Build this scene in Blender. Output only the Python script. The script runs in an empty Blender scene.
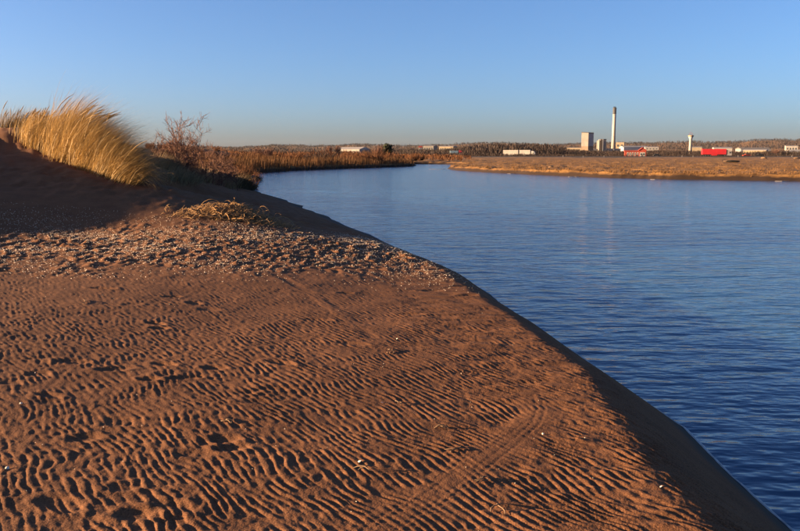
import bpy, math, random
import numpy as np
from mathutils import Vector
R = math.radians
scene = bpy.context.scene
C = scene.collection
random.seed(7)
RNG = np.random.default_rng(7)

# ------------------------------------------------------------------ camera
FPX, CXP, CYP, HORIZ, EYE = 785.0, 400.0, 265.5, 154.0, 2.6
PITCH = math.atan((CYP - HORIZ) / FPX)
cam = bpy.data.cameras.new('camera')
cam.lens = 36.0 * FPX / 800.0
cam.clip_start, cam.clip_end = 0.1, 20000
cam_o = bpy.data.objects.new('camera', cam)
C.objects.link(cam_o)
cam_o.location = (0, 0, EYE)
cam_o.rotation_euler = (R(90) - PITCH, 0, 0)
scene.camera = cam_o

# ------------------------------------------------------------------ sky, sun, exposure
SUN_EL, SUN_BACK = 8.5, 4.0          # low sun from the left, a touch behind the camera
w = bpy.data.worlds.new('World'); scene.world = w; w.use_nodes = True
nt = w.node_tree
sky = nt.nodes.new('ShaderNodeTexSky'); sky.sky_type = 'NISHITA'; sky.sun_disc = False
sky.sun_elevation = R(SUN_EL); sky.sun_rotation = R(-90 - SUN_BACK)
sky.air_density, sky.dust_density, sky.ozone_density = 0.72, 1.4, 4.5
tint = nt.nodes.new('ShaderNodeMix'); tint.data_type = 'RGBA'; tint.blend_type = 'MULTIPLY'
tint.inputs[0].default_value = 1.0
tint.inputs[7].default_value = (1.24, 0.985, 0.92, 1)
bg = nt.nodes['Background']; bg.inputs[1].default_value = 0.05
nt.links.new(sky.outputs[0], tint.inputs[6]); nt.links.new(tint.outputs[2], bg.inputs[0])
sun = bpy.data.lights.new('sun', 'SUN')
sun.energy, sun.angle, sun.color = 5.0, R(0.6), (1.0, 0.66, 0.36)
sun_o = bpy.data.objects.new('sun', sun); C.objects.link(sun_o)
se, sb = R(SUN_EL), R(SUN_BACK)
to_sun = Vector((-math.cos(se) * math.cos(sb), -math.cos(se) * math.sin(sb), math.sin(se)))
sun_o.rotation_euler = to_sun.to_track_quat('Z', 'Y').to_euler()
vs = scene.view_settings
vs.view_transform, vs.look, vs.exposure, vs.gamma = 'Standard', 'None', 2.55, 1.0
scene.cycles.max_bounces = 6
scene.cycles.diffuse_bounces = 3

# ------------------------------------------------------------------ numeric helpers
def ray(px, py):
    a, b = (px - CXP) / FPX, (CYP - py) / FPX
    s, c = math.sin(PITCH), math.cos(PITCH)
    return np.array([a, c + b * s, -s + b * c])

def at(px, py, D):                      # the point seen at that bearing, D metres away in plan
    d = ray(px, py); d = d / d[1] * D
    return d + np.array([0, 0, EYE])

def on_water(px, py):
    d = ray(px, py); t = EYE / -d[2]
    return d[:2] * t

def _hash(ix, iy, seed):
    h = (ix.astype(np.int64) * 374761393 + iy.astype(np.int64) * 668265263 + seed * 974634777) & 0x7fffffff
    h = ((h ^ (h >> 13)) * 1274126177) & 0x7fffffff
    return (h ^ (h >> 16))

def gnoise(x, y, seed=0):               # gradient noise, about -0.7 .. 0.7
    x = np.asarray(x, float); y = np.asarray(y, float)
    ix, iy = np.floor(x), np.floor(y)
    fx, fy = x - ix, y - iy
    u = fx * fx * fx * (fx * (fx * 6 - 15) + 10); v = fy * fy * fy * (fy * (fy * 6 - 15) + 10)
    def g(dx, dy):
        a = _hash(ix + dx, iy + dy, seed) * (2 * math.pi / 65536.0)
        return np.cos(a) * (fx - dx) + np.sin(a) * (fy - dy)
    n0 = g(0, 0) * (1 - u) + g(1, 0) * u
    n1 = g(0, 1) * (1 - u) + g(1, 1) * u
    return n0 * (1 - v) + n1 * v

def fbm(x, y, seed=0, octv=3, gain=0.5):
    s, a, f = 0, 1.0, 1.0
    for k in range(octv):
        s = s + a * gnoise(x * f, y * f, seed + k * 17); a *= gain; f *= 2.03
    return s

def sstep(a, b, x):
    t = np.clip((x - a) / (b - a), 0, 1)
    return t * t * (3 - 2 * t)

# ------------------------------------------------------------------ the river's outline (world metres, from the water line in view)
near_px = [(800, 531), (720, 462), (680, 428), (640, 398), (585, 358), (530, 325), (490, 297), (462, 280), (425, 262), (385, 243), (340, 222),
           (300, 206), (272, 196)]
far_left = [(258, 173), (280, 171.3), (330, 169), (380, 167.4), (405, 166.7), (418, 166.2)]
behind_left = [(417, 165.0), (395, 164.6)]
far_back = [(395, 163.9), (430, 164.0), (464, 164.6), (470, 165.6)]
meadow_px = [(455, 167.6), (444, 169.2), (458, 170.6), (500, 172.8), (545, 175.0), (590, 177.0), (640, 178.6), (700, 179.6), (760, 180.4), (800, 181.2)]
poly = [np.array(p) for p in [(6, -60), (4.2, -20), (3.2, -6), (2.95, 0), (2.9, 3)]]
poly += [on_water(*p) for p in near_px]
poly += [np.array((-10.8, 57)), np.array((-14.5, 75)), np.array((-18.5, 95))]
poly += [on_water(*p) for p in far_left + behind_left + far_back + meadow_px]
poly += [np.array(p) for p in [(60, 70), (110, 62), (260, 30), (420, -60)]]
def refine(P, step):
    out = []
    for i in range(len(P)):
        a, b = P[i], P[(i + 1) % len(P)]
        L = np.linalg.norm(b - a); n = max(1, int(min(L / max(step, .03 * np.linalg.norm(a)), 40)))
        for k in range(n): out.append(a + (b - a) * k / n)
    return np.array(out)
def smooth(P, it=2):
    for _ in range(it):
        P = 0.25 * np.roll(P, 1, 0) + 0.5 * P + 0.25 * np.roll(P, -1, 0)
    return P
RIV = smooth(refine(poly, 1.2), 3)
RIV = RIV[np.r_[True, np.linalg.norm(np.diff(RIV, axis=0), axis=1) > .02]]
rr = np.linalg.norm(RIV, axis=1)
rj = np.exp(-rr / 40)[:, None]
RIV = RIV + .22 * rj * np.stack([gnoise(RIV[:, 0] / 2.3, RIV[:, 1] / 2.3, 25), gnoise(RIV[:, 0] / 2.3, RIV[:, 1] / 2.3, 26)], 1)
RIV = RIV + .12 * rj * np.stack([gnoise(RIV[:, 0] / .9, RIV[:, 1] / .9, 15), gnoise(RIV[:, 0] / .9, RIV[:, 1] / .9, 16)], 1)
RIV = RIV + np.stack([gnoise(RIV[:, 0] / 3.1, RIV[:, 1] / 3.1, 5), gnoise(RIV[:, 0] / 3.1, RIV[:, 1] / 3.1, 6)], 1) * (0.012 * rr)[:, None] * (rr < 300)[:, None]

def river_sd(x, y):                     # >0 on land, <0 in the river
    x = np.asarray(x, float).ravel(); y = np.asarray(y, float).ravel()
    best = np.full(x.shape, 1e18); inside = np.zeros(x.shape, bool)
    n = len(RIV)
    for i in range(n):
        ax, ay = RIV[i]; bx, by = RIV[(i + 1) % n]
        ex, ey = bx - ax, by - ay
        wx, wy = x - ax, y - ay
        t = np.clip((wx * ex + wy * ey) / (ex * ex + ey * ey + 1e-12), 0, 1)
        d = (wx - t * ex) ** 2 + (wy - t * ey) ** 2
        np.minimum(best, d, out=best)
        c = ((ay > y) != (by > y))
        with np.errstate(divide='ignore', invalid='ignore'):
            xi = (bx - ax) * (y - ay) / (by - ay) + ax
        inside ^= c & (x < xi)
    d = np.sqrt(best)
    return np.where(inside, -d, d)

# ------------------------------------------------------------------ near upland: thin-plate surface through surveyed heights
CP = [(-12, -8, 1.0), (-6, -6, .9), (0, -6, .8), (4, -6, .75), (-12, 0, 1.05), (-6, 0, .9), (-2, 0, .80), (2, 0, .72), (5, 0, .7),
      (-10, 5, 1.0), (-5, 5, .84), (-1, 5, .72), (1.6, 5, .66), (4, 5, .62), (-12, 10, 1.12), (-6, 10, .88), (-2, 10, .74), (1, 10, .62), (4, 10, .58),
      (-4, 14, .92), (0, 14, .64), (3, 14, .52), (-8.3, 15.0, 1.0), (-3.9, 18, 1.10), (-2, 17.5, .84), (-6.6, 17, 1.08), (-2.5, 21, .72), (-.6, 20, .5),
      (5, 22, .4), (2, 32, .35), (-4.5, 28, .75), (-6, 36, .65), (-9, 47, .5),
      (-14, 30, 2.8), (-13, 37, 2.6), (-13, 45, 1.8), (-12, 54, .9), (-18, 26, 2.9), (-20, 34, 2.8), (-22, 45, 2.0), (-14.5, 20.8, 3.05), (-14, 17.0, 2.35), (-13.5, 14.6, 1.75),
      (-17, 12, 1.35), (-20, 16, 2.5), (-22, 21, 3.1), (-26, 28, 3.1), (-30, 18, 2.5), (-28, 10, 1.3), (-20, 8, 1.15), (-25, 0, 1.2), (-20, -8, 1.1), (-18, 58, .9), (-30, 50, 1.4)]
for px, py, D in [(0, 180, 20), (0, 152, 23.5), (0, 129, 25.5), (60, 160, 23.0), (60, 200, 18.6), (105, 178, 21.2), (150, 187, 20.8), (30, 133, 25.2),
                  (100, 155, 25.6), (135, 156, 28), (160, 158, 31), (200, 167, 34), (230, 178, 42), (170, 194, 26), (212, 200, 25)]:
    CP.append(tuple(at(px, py, D)))
CP = np.array(CP)
def tps_fit(P, lam=0.02):
    n = len(P); d2 = ((P[:, None, :2] - P[None, :, :2]) ** 2).sum(-1)
    K = np.where(d2 > 0, 0.5 * d2 * np.log(d2 + 1e-12), 0) + lam * np.eye(n)
    Q = np.c_[np.ones(n), P[:, :2]]
    A = np.block([[K, Q], [Q.T, np.zeros((3, 3))]])
    return np.linalg.solve(A, np.r_[P[:, 2], 0, 0, 0])
TW = tps_fit(CP)
def tps(x, y):
    s = TW[-3] + TW[-2] * x + TW[-1] * y
    for (cx, cy, _), k in zip(CP, TW[:-3]):
        d2 = (x - cx) ** 2 + (y - cy) ** 2
        s = s + k * 0.5 * d2 * np.log(d2 + 1e-12)
    return s

def base_height(x, y, sd=None):
    shp = np.shape(x); x = np.asarray(x, float).ravel(); y = np.asarray(y, float).ravel()
    if sd is None: sd = river_sd(x, y)
    r = np.hypot(x, y)
    near = np.clip(tps(np.clip(x, -32, 8), np.clip(y, -9, 60)), 0.3, 4.2)
    az = np.degrees(np.arctan2(x, y))
    far = 0.62 + 0.22 * fbm(x / 9.0, y / 9.0, 31, 3) + 0.0012 * np.clip(r - 150, 0, 300) * (0.5 + gnoise(az / 6, r * 0 + 2, 8))
    far = far + 3.0 * np.exp(-((x + 46) / 12.0) ** 2) * sstep(60, 90, y) * sstep(230, 180, y)  # ridge added behind the dune to shade the lower reeds
    far = far + sstep(520, 1500, r) * (4 + 5 * gnoise(az / 7.0, r / 700, 9))
    far = far + sstep(1500, 3300, r) * (33 + 15 * gnoise(az / 5.0 + 3.3, r * 0, 12) + 5 * gnoise(az / 1.4, r * 0, 13) + 9 * sstep(2, 24, az) - 16 * sstep(0, -20, az))
    k = sstep(46, 66, r)
    up = near * (1 - k) + far * k
    slope = np.where(y > 14, np.interp(y, [14, 24, 40, 60], [0.66, 0.34, 0.25, 0.4]), np.interp(y, [3, 6], [.58, .72]))
    prof = np.where(sd > 0, slope * sd, np.maximum(0.30 * sd, -0.9))
    prof = np.where((r > 66) & (sd > 0), 1.9 * np.maximum(sd + .5 * gnoise(x / 1.7, y / 2.6, 33) * sstep(0, 1, sd), .25 * sd), prof)
    kk = np.where(r > 66, 0.12, 0.16)
    h = np.clip(0.5 + 0.5 * (up - prof) / kk, 0, 1)      # smooth minimum
    z = up * (1 - h) + prof * h - kk * h * (1 - h)
    return z.reshape(shp)

# ------------------------------------------------------------------ sand relief: ripples, trampled belt, prints, tracks
track_main = [at(300, 560, 2.95), at(345, 531, 3.35), at(385, 505, 3.75), at(430, 483, 4.15), at(470, 462, 4.6), at(505, 445, 5.05), at(535, 432, 5.5), at(548, 424, 5.7)]
track_b = [at(480, 462, 4.6), at(516, 441, 5.1), at(536, 428, 5.5), at(541, 415, 5.8), at(536, 404, 6.2)]
track_c = [at(282, 276, 11.7), at(315, 292, 10.4), at(345, 311, 9.2), at(372, 332, 8.1)]
def path_coords(x, y, pts):
    pts = np.array(pts)[:, :2]; best = np.full(x.shape, 1e9); sgn = np.zeros(x.shape)
    for a, b in zip(pts[:-1], pts[1:]):
        e = b - a; L2 = e @ e
        t = np.clip(((x - a[0]) * e[0] + (y - a[1]) * e[1]) / L2, 0, 1)
        dx, dy = x - a[0] - t * e[0], y - a[1] - t * e[1]
        d = np.hypot(dx, dy); s = np.sign(e[0] * dy - e[1] * dx)
        m = d < best; best = np.where(m, d, best); sgn = np.where(m, s, sgn)
    return best * sgn
def gauss(d, w_): return np.exp(-(d / w_) ** 2)

def sand_relief(x, y, sd, r):
    m = (r < 48) & (sd > 0.0)
    out = np.zeros(x.shape)
    X, Y, S, RR = x[m], y[m], sd[m], r[m]
    # wind ripples, crests running away from the camera and a little to the left, so the low sun rakes across them
    wild = sstep(.5, -2.2, X + .12 * (Y - 6)) 
    wx = X + 0.07 * gnoise(X / .5, Y / .5, 41) + (0.010 + .014 * wild) * gnoise(X / .14, Y / .14, 42)
    wy = Y + 0.07 * gnoise(X / .5, Y / .5, 43) + (0.010 + .014 * wild) * gnoise(X / .14, Y / .14, 44)
    ca, sa = math.cos(R(31)), math.sin(R(31))
    u = wx * ca + wy * sa; v = -wx * sa + wy * ca
    lam = 0.058
    t1 = u / lam + 1.6 * gnoise(X / .8, Y / .8, 46)
    ang2 = R(40); t2 = (wx * math.cos(ang2) + wy * math.sin(ang2)) / (lam * .95) + 1.3 * gnoise(X / .6, Y / .6, 47)
    def prof(t):                            # long windward side, short steep lee side on the right
        p = t * 2 * math.pi
        return np.sin(p) + 0.42 * np.sin(2 * p + 0.5) + 0.22 * np.sin(3 * p + 1) + .1 * np.sin(4 * p + 1.4)
    blend = sstep(-.30, -.05, gnoise(X / .4, Y / .4, 48))
    rip = prof(t1) * blend + prof(t2) * (1 - blend)
    cut = .08 + .92 * sstep(-.38, .12, gnoise(u / .17, v / .22, 53))          # crests break off after a hand's width
    blob = gnoise(u / .052, v / .10, 49) * 2.0 + gnoise(u / .033, v / .055, 50) * 1.1
    amp = 0.95 + 0.55 * gnoise(X / .35, Y / .35, 51) + 0.4 * gnoise(X / 1.7, Y / 1.7, 52)
    amp = np.clip(amp, 0.25, 1.6)
    calm = 1 - 0.42 * np.exp(-((Y - 11.2 - 0.18 * (X + 2)) / 2.0) ** 2) * sstep(-6.5, -3, X)   # smoother strip below the trampled belt
    A = 0.0048 * (1 - .22 * wild) * amp * calm * (1 - 0.75 * sstep(13, 19, Y))
    h = A * ((0.84 - .14 * wild) * rip * cut + (.52 + .36 * wild) * blob)
    # the skin between them: dimples and crumbs
    h += 0.0026 * gnoise(X / .026, Y / .03, 54) * sstep(14, 7, Y)
    # broader unevenness
    h += 0.012 * fbm(X / .9, Y / .9, 60, 2) + 0.035 * gnoise(X / 3.3, Y / 3.0, 61) * sstep(.8, 2.2, S)
    # wind-blown streaks leaning over the bank
    edge = sstep(3.1, 1.6, S) * sstep(.75, 1.15, S) * sstep(18, 9, Y)
    h += edge * (0.016 * fbm(X / .55 + 9, Y / .13, 62, 2) + 0.008 * gnoise(X / .2, Y / .07, 63))
    # trampled belt
    bz = 14.8 + 0.16 * (X + 4) + 0.5 * gnoise(X / 1.5, Y / 1.5, 64)
    belt = np.exp(-(np.abs(Y - bz) / 2.7) ** 2.6) * (.65 + .9 * sstep(-.3, .4, gnoise(X / .9, Y / 1.1, 59))) * sstep(.5, 1.3, S)
    tr = fbm(X / .36, Y / .55, 65, 3, .55)
    h += belt * (0.056 * np.abs(tr) - 0.015 + 0.03 * gnoise(X / .12, Y / .2, 66))
    # gentle hummocks on the dune
    dn = sstep(17.5, 21, Y)
    h += dn * (0.075 * fbm(X / 1.3, Y / 1.6, 67, 3) + 0.065 * fbm(X / .35, Y / .5, 68, 2)) * sstep(.3, 1.2, S)
    # foot prints: shallow pits with a pushed-up rim
    pr = np.random.default_rng(12)
    for k in range(95):
        if k < 60: cx, cy = pr.uniform(-7.5, 1.0), pr.uniform(5.5, 13.5)
        else: cx, cy = pr.uniform(-4.2, -1.0), pr.uniform(2.8, 7)
        a = pr.uniform(-.5, .5); lx, ly = pr.uniform(.09, .17), pr.uniform(.05, .08)
        q = (np.abs(X - cx) < .45) & (np.abs(Y - cy) < .45)
        if not q.any(): continue
        dx, dy = X[q] - cx, Y[q] - cy
        e = np.hypot((dx * math.cos(a) + dy * math.sin(a)) / lx, (-dx * math.sin(a) + dy * math.cos(a)) / ly)
        dep = pr.uniform(.2, .8)
        h[q] += dep * (-0.020 * np.exp(-e ** 3) + 0.010 * np.exp(-((e - 1.35) / .4) ** 2))
    # narrow wheel tracks
    for pts, offs, dp in ((track_main, (-.085, -.045, 0.06, .105), .0010), (track_b, (-.03, .03), .0013), (track_c, (0.0,), .0012)):
        p = np.array(pts)
        q = (X > p[:, 0].min() - .5) & (X < p[:, 0].max() + .5) & (Y > p[:, 1].min() - .5) & (Y < p[:, 1].max() + .5)
        d = path_coords(X[q], Y[q], pts)
        near = np.exp(-(np.abs(d) / .17) ** 4) if len(offs) > 1 else np.exp(-(np.abs(d) / .07) ** 4)
        hq = h[q] * (1 - .42 * near)
        for o in offs:
            hq += dp * (-gauss(d - o, .011) + .5 * gauss(d - o - .022, .010) + .5 * gauss(d - o + .022, .010))
        h[q] = hq
    h *= sstep(0.05, 0.95, S) * (1 - sstep(40, 48, RR)) 
    out[m] = h
    return out

# ------------------------------------------------------------------ object helpers
def mesh_np(name, V, F, smooth_=False):
    V = np.ascontiguousarray(V, dtype=np.float32); F = np.ascontiguousarray(F, dtype=np.int32)
    me = bpy.data.meshes.new(name)
    me.vertices.add(len(V)); me.vertices.foreach_set('co', V.ravel())
    k = F.shape[1]
    me.loops.add(F.size); me.loops.foreach_set('vertex_index', F.ravel())
    me.polygons.add(len(F)); me.polygons.foreach_set('loop_start', np.arange(0, F.size, k, dtype=np.int32))
    me.polygons.foreach_set('loop_total', np.full(len(F), k, dtype=np.int32))
    if smooth_: me.polygons.foreach_set('use_smooth', np.ones(len(F), dtype=bool))
    me.update(calc_edges=True); me.validate()
    return me
def link(name, me, mat=None, parent=None, loc=None):
    o = bpy.data.objects.new(name, me); C.objects.link(o)
    if mat is not None and len(me.materials) == 0: me.materials.append(mat)
    if parent is not None: o.parent = parent
    if loc is not None: o.location = loc
    return o
def tag(o, label=None, cat=None, group=None, kind=None):
    if label: o['label'] = label
    if cat: o['category'] = cat
    if group: o['group'] = group
    if kind: o['kind'] = kind
    return o
def empty(name, loc, rz=0, label=None, cat=None, group=None):
    o = bpy.data.objects.new(name, None); C.objects.link(o)
    o.empty_display_size = 0.2
    o.location = loc; o.rotation_euler = (0, 0, rz)
    return tag(o, label, cat, group)

class MB:                                # collects faces for ONE mesh
    def __init__(s): s.v, s.f = [], []
    def add(s, V, F):
        n = len(s.v); s.v += [tuple(p) for p in V]; s.f += [tuple(i + n for i in q) for q in F]
    def box(s, x0, x1, y0, y1, z0, z1):
        s.add([(x0, y0, z0), (x1, y0, z0), (x1, y1, z0), (x0, y1, z0), (x0, y0, z1), (x1, y0, z1), (x1, y1, z1), (x0, y1, z1)],
              [(0, 3, 2, 1), (4, 5, 6, 7), (0, 1, 5, 4), (1, 2, 6, 5), (2, 3, 7, 6), (3, 0, 4, 7)])
    def prism(s, prof, x0, x1):          # profile in (y, z), extruded along x
        n = len(prof)
        s.add([(x0, a, b) for a, b in prof] + [(x1, a, b) for a, b in prof],
              [tuple(range(n))[::-1], tuple(range(n, 2 * n))] + [(i, (i + 1) % n, n + (i + 1) % n, n + i) for i in range(n)])
    def prism_y(s, prof, y0, y1):        # profile in (x, z), extruded along y
        n = len(prof)
        s.add([(a, y0, b) for a, b in prof] + [(a, y1, b) for a, b in prof],
              [tuple(range(n)), tuple(range(n, 2 * n))[::-1]] + [(i, n + i, n + (i + 1) % n, (i + 1) % n) for i in range(n)])
    def lathe(s, prof, n=16, cx=0, cy=0): # (radius, z)
        V = []; F = []
        for r_, z in prof:
            for k in range(n): V.append((cx + r_ * math.cos(k * 2 * math.pi / n), cy + r_ * math.sin(k * 2 * math.pi / n), z))
        for i in range(len(prof) - 1):
            for k in range(n): F.append((i * n + k, i * n + (k + 1) % n, (i + 1) * n + (k + 1) % n, (i + 1) * n + k))
        F.append(tuple(range(n))[::-1]); F.append(tuple(range((len(prof) - 1) * n, len(prof) * n)))
        s.add(V, F)
    def wheel(s, x, y, z, r_, wd, n=14):
        V = []; F = []
        for j, yy in enumerate((y - wd / 2, y + wd / 2)):
            for k in range(n): V.append((x + r_ * math.cos(k * 2 * math.pi / n), yy, z + r_ * math.sin(k * 2 * math.pi / n)))
        for k in range(n): F.append((k, (k + 1) % n, n + (k + 1) % n, n + k))
        F.append(tuple(range(n))[::-1]); F.append(tuple(range(n, 2 * n)))
        s.add(V, F)
    def build(s, name, mat, parent=None, loc=None, smooth_=False):
        me = bpy.data.meshes.new(name); me.from_pydata(s.v, [], s.f)
        if smooth_: me.polygons.foreach_set('use_smooth', [True] * len(me.polygons))
        me.update()
        return link(name, me, mat, parent, loc)

def strips(P, Wd, side):                 # N curved blades: P (N,S,3), Wd (N,S), side (N,3)
    N, S, _ = P.shape
    L = P - side[:, None, :] * Wd[..., None] * .5; Rr = P + side[:, None, :] * Wd[..., None] * .5
    V = np.stack([L, Rr], 2).reshape(N * S * 2, 3)
    i = np.arange(N)[:, None] * S * 2 + np.arange(S - 1)[None] * 2
    F = np.stack([i, i + 1, i + 3, i + 2], -1).reshape(-1, 4)
    return V, F
def tubes(paths, n=4):                   # list of (pts (k,3), radii (k)) -> verts, quads
    Vs, Fs, off = [], [], 0
    for pts, rad in paths:
        pts = np.asarray(pts, float); rad = np.asarray(rad, float); k = len(pts)
        tg = np.gradient(pts, axis=0); tg /= np.linalg.norm(tg, axis=1)[:, None] + 1e-9
        ref = np.where(np.abs(tg[:, 2:3]) < .9, np.array([[0, 0, 1.]]), np.array([[1., 0, 0]]))
        a = np.cross(tg, ref); a /= np.linalg.norm(a, axis=1)[:, None] + 1e-9
        b = np.cross(tg, a)
        th = np.arange(n) * 2 * math.pi / n
        ring = pts[:, None] + rad[:, None, None] * (a[:, None] * np.cos(th)[None, :, None] + b[:, None] * np.sin(th)[None, :, None])
        Vs.append(ring.reshape(-1, 3))
        i = np.arange(k - 1)[:, None] * n; j = np.arange(n)[None]
        q = np.stack([i + j, i + (j + 1) % n, i + n + (j + 1) % n, i + n + j], -1).reshape(-1, 4) + off
        Fs.append(q); off += k * n
    return np.concatenate(Vs), np.concatenate(Fs)

# ------------------------------------------------------------------ materials
def new_mat(name, rough=.9, spec=.2):
    m = bpy.data.materials.new(name); m.use_nodes = True
    b = m.node_tree.nodes['Principled BSDF']; b.inputs['Roughness'].default_value = rough
    b.inputs['Specular IOR Level'].default_value = spec
    return m, m.node_tree, b
def varied(name, c0, c1, scale=3.0, rough=.9, spec=.2, detail=4, per_object=False, stretch=None, trans=0.0, island=False):
    m, t, b = new_mat(name, rough, spec)
    tc = t.nodes.new('ShaderNodeTexCoord')
    src = tc.outputs['Object']
    if stretch:
        mp = t.nodes.new('ShaderNodeMapping'); mp.inputs['Scale'].default_value = stretch
        t.links.new(src, mp.inputs[0]); src = mp.outputs[0]
    n = t.nodes.new('ShaderNodeTexNoise'); n.inputs['Scale'].default_value = scale; n.inputs['Detail'].default_value = detail
    t.links.new(src, n.inputs['Vector'])
    rmp = t.nodes.new('ShaderNodeMapRange'); rmp.inputs['From Min'].default_value = .3; rmp.inputs['From Max'].default_value = .7
    t.links.new(n.outputs['Fac'], rmp.inputs['Value'])
    fac = rmp.outputs[0]
    if island:
        g = t.nodes.new('ShaderNodeNewGeometry'); ad = t.nodes.new('ShaderNodeMath'); ad.operation = 'MULTIPLY_ADD'
        ad.inputs[1].default_value = .75; t.links.new(g.outputs['Random Per Island'], ad.inputs[0])
        ml = t.nodes.new('ShaderNodeMath'); ml.operation = 'MULTIPLY'; ml.inputs[1].default_value = .4; t.links.new(fac, ml.inputs[0])
        t.links.new(ml.outputs[0], ad.inputs[2]); fac = ad.outputs[0]
    mx = t.nodes.new('ShaderNodeMix'); mx.data_type = 'RGBA'
    mx.inputs[6].default_value = (*c0, 1); mx.inputs[7].default_value = (*c1, 1)
    t.links.new(fac, mx.inputs[0]); t.links.new(mx.outputs[2], b.inputs['Base Color'])
    if trans > 0:
        out = t.nodes['Material Output']; tr = t.nodes.new('ShaderNodeBsdfTranslucent'); t.links.new(mx.outputs[2], tr.inputs[0])
        ms = t.nodes.new('ShaderNodeMixShader'); ms.inputs[0].default_value = trans
        t.links.new(b.outputs[0], ms.inputs[1]); t.links.new(tr.outputs[0], ms.inputs[2]); t.links.new(ms.outputs[0], out.inputs[0])
    return m

def sand_material():
    m, t, b = new_mat('sand', .95, .12)
    N = t.nodes.new; Lk = t.links.new
    tc = N('ShaderNodeTexCoord')
    g1 = N('ShaderNodeTexNoise'); g1.inputs['Scale'].default_value = 120; g1.inputs['Detail'].default_value = 3
    g2 = N('ShaderNodeTexNoise'); g2.inputs['Scale'].default_value = 2.2; g2.inputs['Detail'].default_value = 6
    Lk(tc.outputs['Object'], g1.inputs[0]); Lk(tc.outputs['Object'], g2.inputs[0])
    mx = N('ShaderNodeMix'); mx.data_type = 'RGBA'
    mx.inputs[6].default_value = (.074, .0325, .0152, 1); mx.inputs[7].default_value = (.178, .0815, .0380, 1)
    r1 = N('ShaderNodeMapRange'); r1.inputs[1].default_value = .38; r1.inputs[2].default_value = .62
    ad = N('ShaderNodeMath'); ad.operation = 'ADD'
    h1 = N('ShaderNodeMath'); h1.operation = 'MULTIPLY'; h1.inputs[1].default_value = .75
    h2 = N('ShaderNodeMath'); h2.operation = 'MULTIPLY'; h2.inputs[1].default_value = .25
    Lk(g1.outputs['Fac'], h1.inputs[0]); Lk(g2.outputs['Fac'], h2.inputs[0]); Lk(h1.outputs[0], ad.inputs[0]); Lk(h2.outputs[0], ad.inputs[1])
    Lk(ad.outputs[0], r1.inputs[0]); Lk(r1.outputs[0], mx.inputs[0])
    # damp band just above the water
    geo = N('ShaderNodeNewGeometry'); sx = N('ShaderNodeSeparateXYZ'); Lk(geo.outputs['Position'], sx.inputs[0])
    wn = N('ShaderNodeTexNoise'); wn.inputs['Scale'].default_value = 1.3; Lk(tc.outputs['Object'], wn.inputs[0])
    wa = N('ShaderNodeMath'); wa.operation = 'MULTIPLY_ADD'; wa.inputs[1].default_value = -.18; Lk(wn.outputs['Fac'], wa.inputs[0]); Lk(sx.outputs['Z'], wa.inputs[2])
    wr = N('ShaderNodeMapRange'); wr.inputs[1].default_value = .0; wr.inputs[2].default_value = .12; wr.inputs[3].default_value = 1; wr.inputs[4].default_value = 0
    Lk(wa.outputs[0], wr.inputs[0])
    mw = N('ShaderNodeMix'); mw.data_type = 'RGBA'; mw.inputs[7].default_value = (.045, .030, .023, 1)
    Lk(wr.outputs[0], mw.inputs[0]); Lk(mx.outputs[2], mw.inputs[6]); Lk(mw.outputs[2], b.inputs['Base Color'])
    rg = N('ShaderNodeMapRange'); rg.inputs[3].default_value = .95; rg.inputs[4].default_value = .8; Lk(wr.outputs[0], rg.inputs[0]); Lk(rg.outputs[0], b.inputs['Roughness'])
    bp = N('ShaderNodeBump'); bp.inputs['Strength'].default_value = .7; bp.inputs['Distance'].default_value = .005
    g3 = N('ShaderNodeTexNoise'); g3.inputs['Scale'].default_value = 90; g3.inputs['Detail'].default_value = 4; Lk(tc.outputs['Object'], g3.inputs[0])
    Lk(g3.outputs['Fac'], bp.inputs['Height']); Lk(bp.outputs[0], b.inputs['Normal'])
    return m

def water_material():
    m, t, b = new_mat('water', .12, .5)
    N = t.nodes.new; Lk = t.links.new
    b.inputs['Base Color'].default_value = (.018, .056, .115, 1); b.inputs['IOR'].default_value = 1.33
    tc = N('ShaderNodeTexCoord')
    def noise(sx, sy, det, rot=0):
        mp = N('ShaderNodeMapping'); mp.inputs['Scale'].default_value = (sx, sy, 1); mp.inputs['Rotation'].default_value = (0, 0, R(rot))
        n = N('ShaderNodeTexNoise'); n.inputs['Scale'].default_value = 1; n.inputs['Detail'].default_value = det; n.inputs['Roughness'].default_value = .55
        Lk(tc.outputs['Object'], mp.inputs[0]); Lk(mp.outputs[0], n.inputs[0]); return n
    a0 = noise(2.6, 5.5, 2, 8); lw = noise(.7, 1.9, 2, -4)
    a = N('ShaderNodeMath'); a.operation = 'MULTIPLY_ADD'; a.inputs[1].default_value = 2.6; Lk(lw.outputs['Fac'], a.inputs[0]); Lk(a0.outputs['Fac'], a.inputs[2])
    c = noise(9, 17, 2, -10); p = noise(.05, .11, 2, 20)
    pm = N('ShaderNodeMapRange'); pm.inputs[1].default_value = .38; pm.inputs[2].default_value = .62; Lk(p.outputs['Fac'], pm.inputs[0])
    cm = N('ShaderNodeMath'); cm.operation = 'MULTIPLY'; Lk(c.outputs['Fac'], cm.inputs[0])
    pk = N('ShaderNodeMapRange'); pk.inputs[3].default_value = .03; pk.inputs[4].default_value = .16; Lk(pm.outputs[0], pk.inputs[0]); Lk(pk.outputs[0], cm.inputs[1])
    ad = N('ShaderNodeMath'); ad.operation = 'ADD'; Lk(a.outputs[0], ad.inputs[0]); Lk(cm.outputs[0], ad.inputs[1])
    bp = N('ShaderNodeBump'); bp.inputs['Strength'].default_value = .7; bp.inputs['Distance'].default_value = .042
    Lk(ad.outputs[0], bp.inputs['Height']); Lk(bp.outputs[0], b.inputs['Normal'])
    return m

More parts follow.
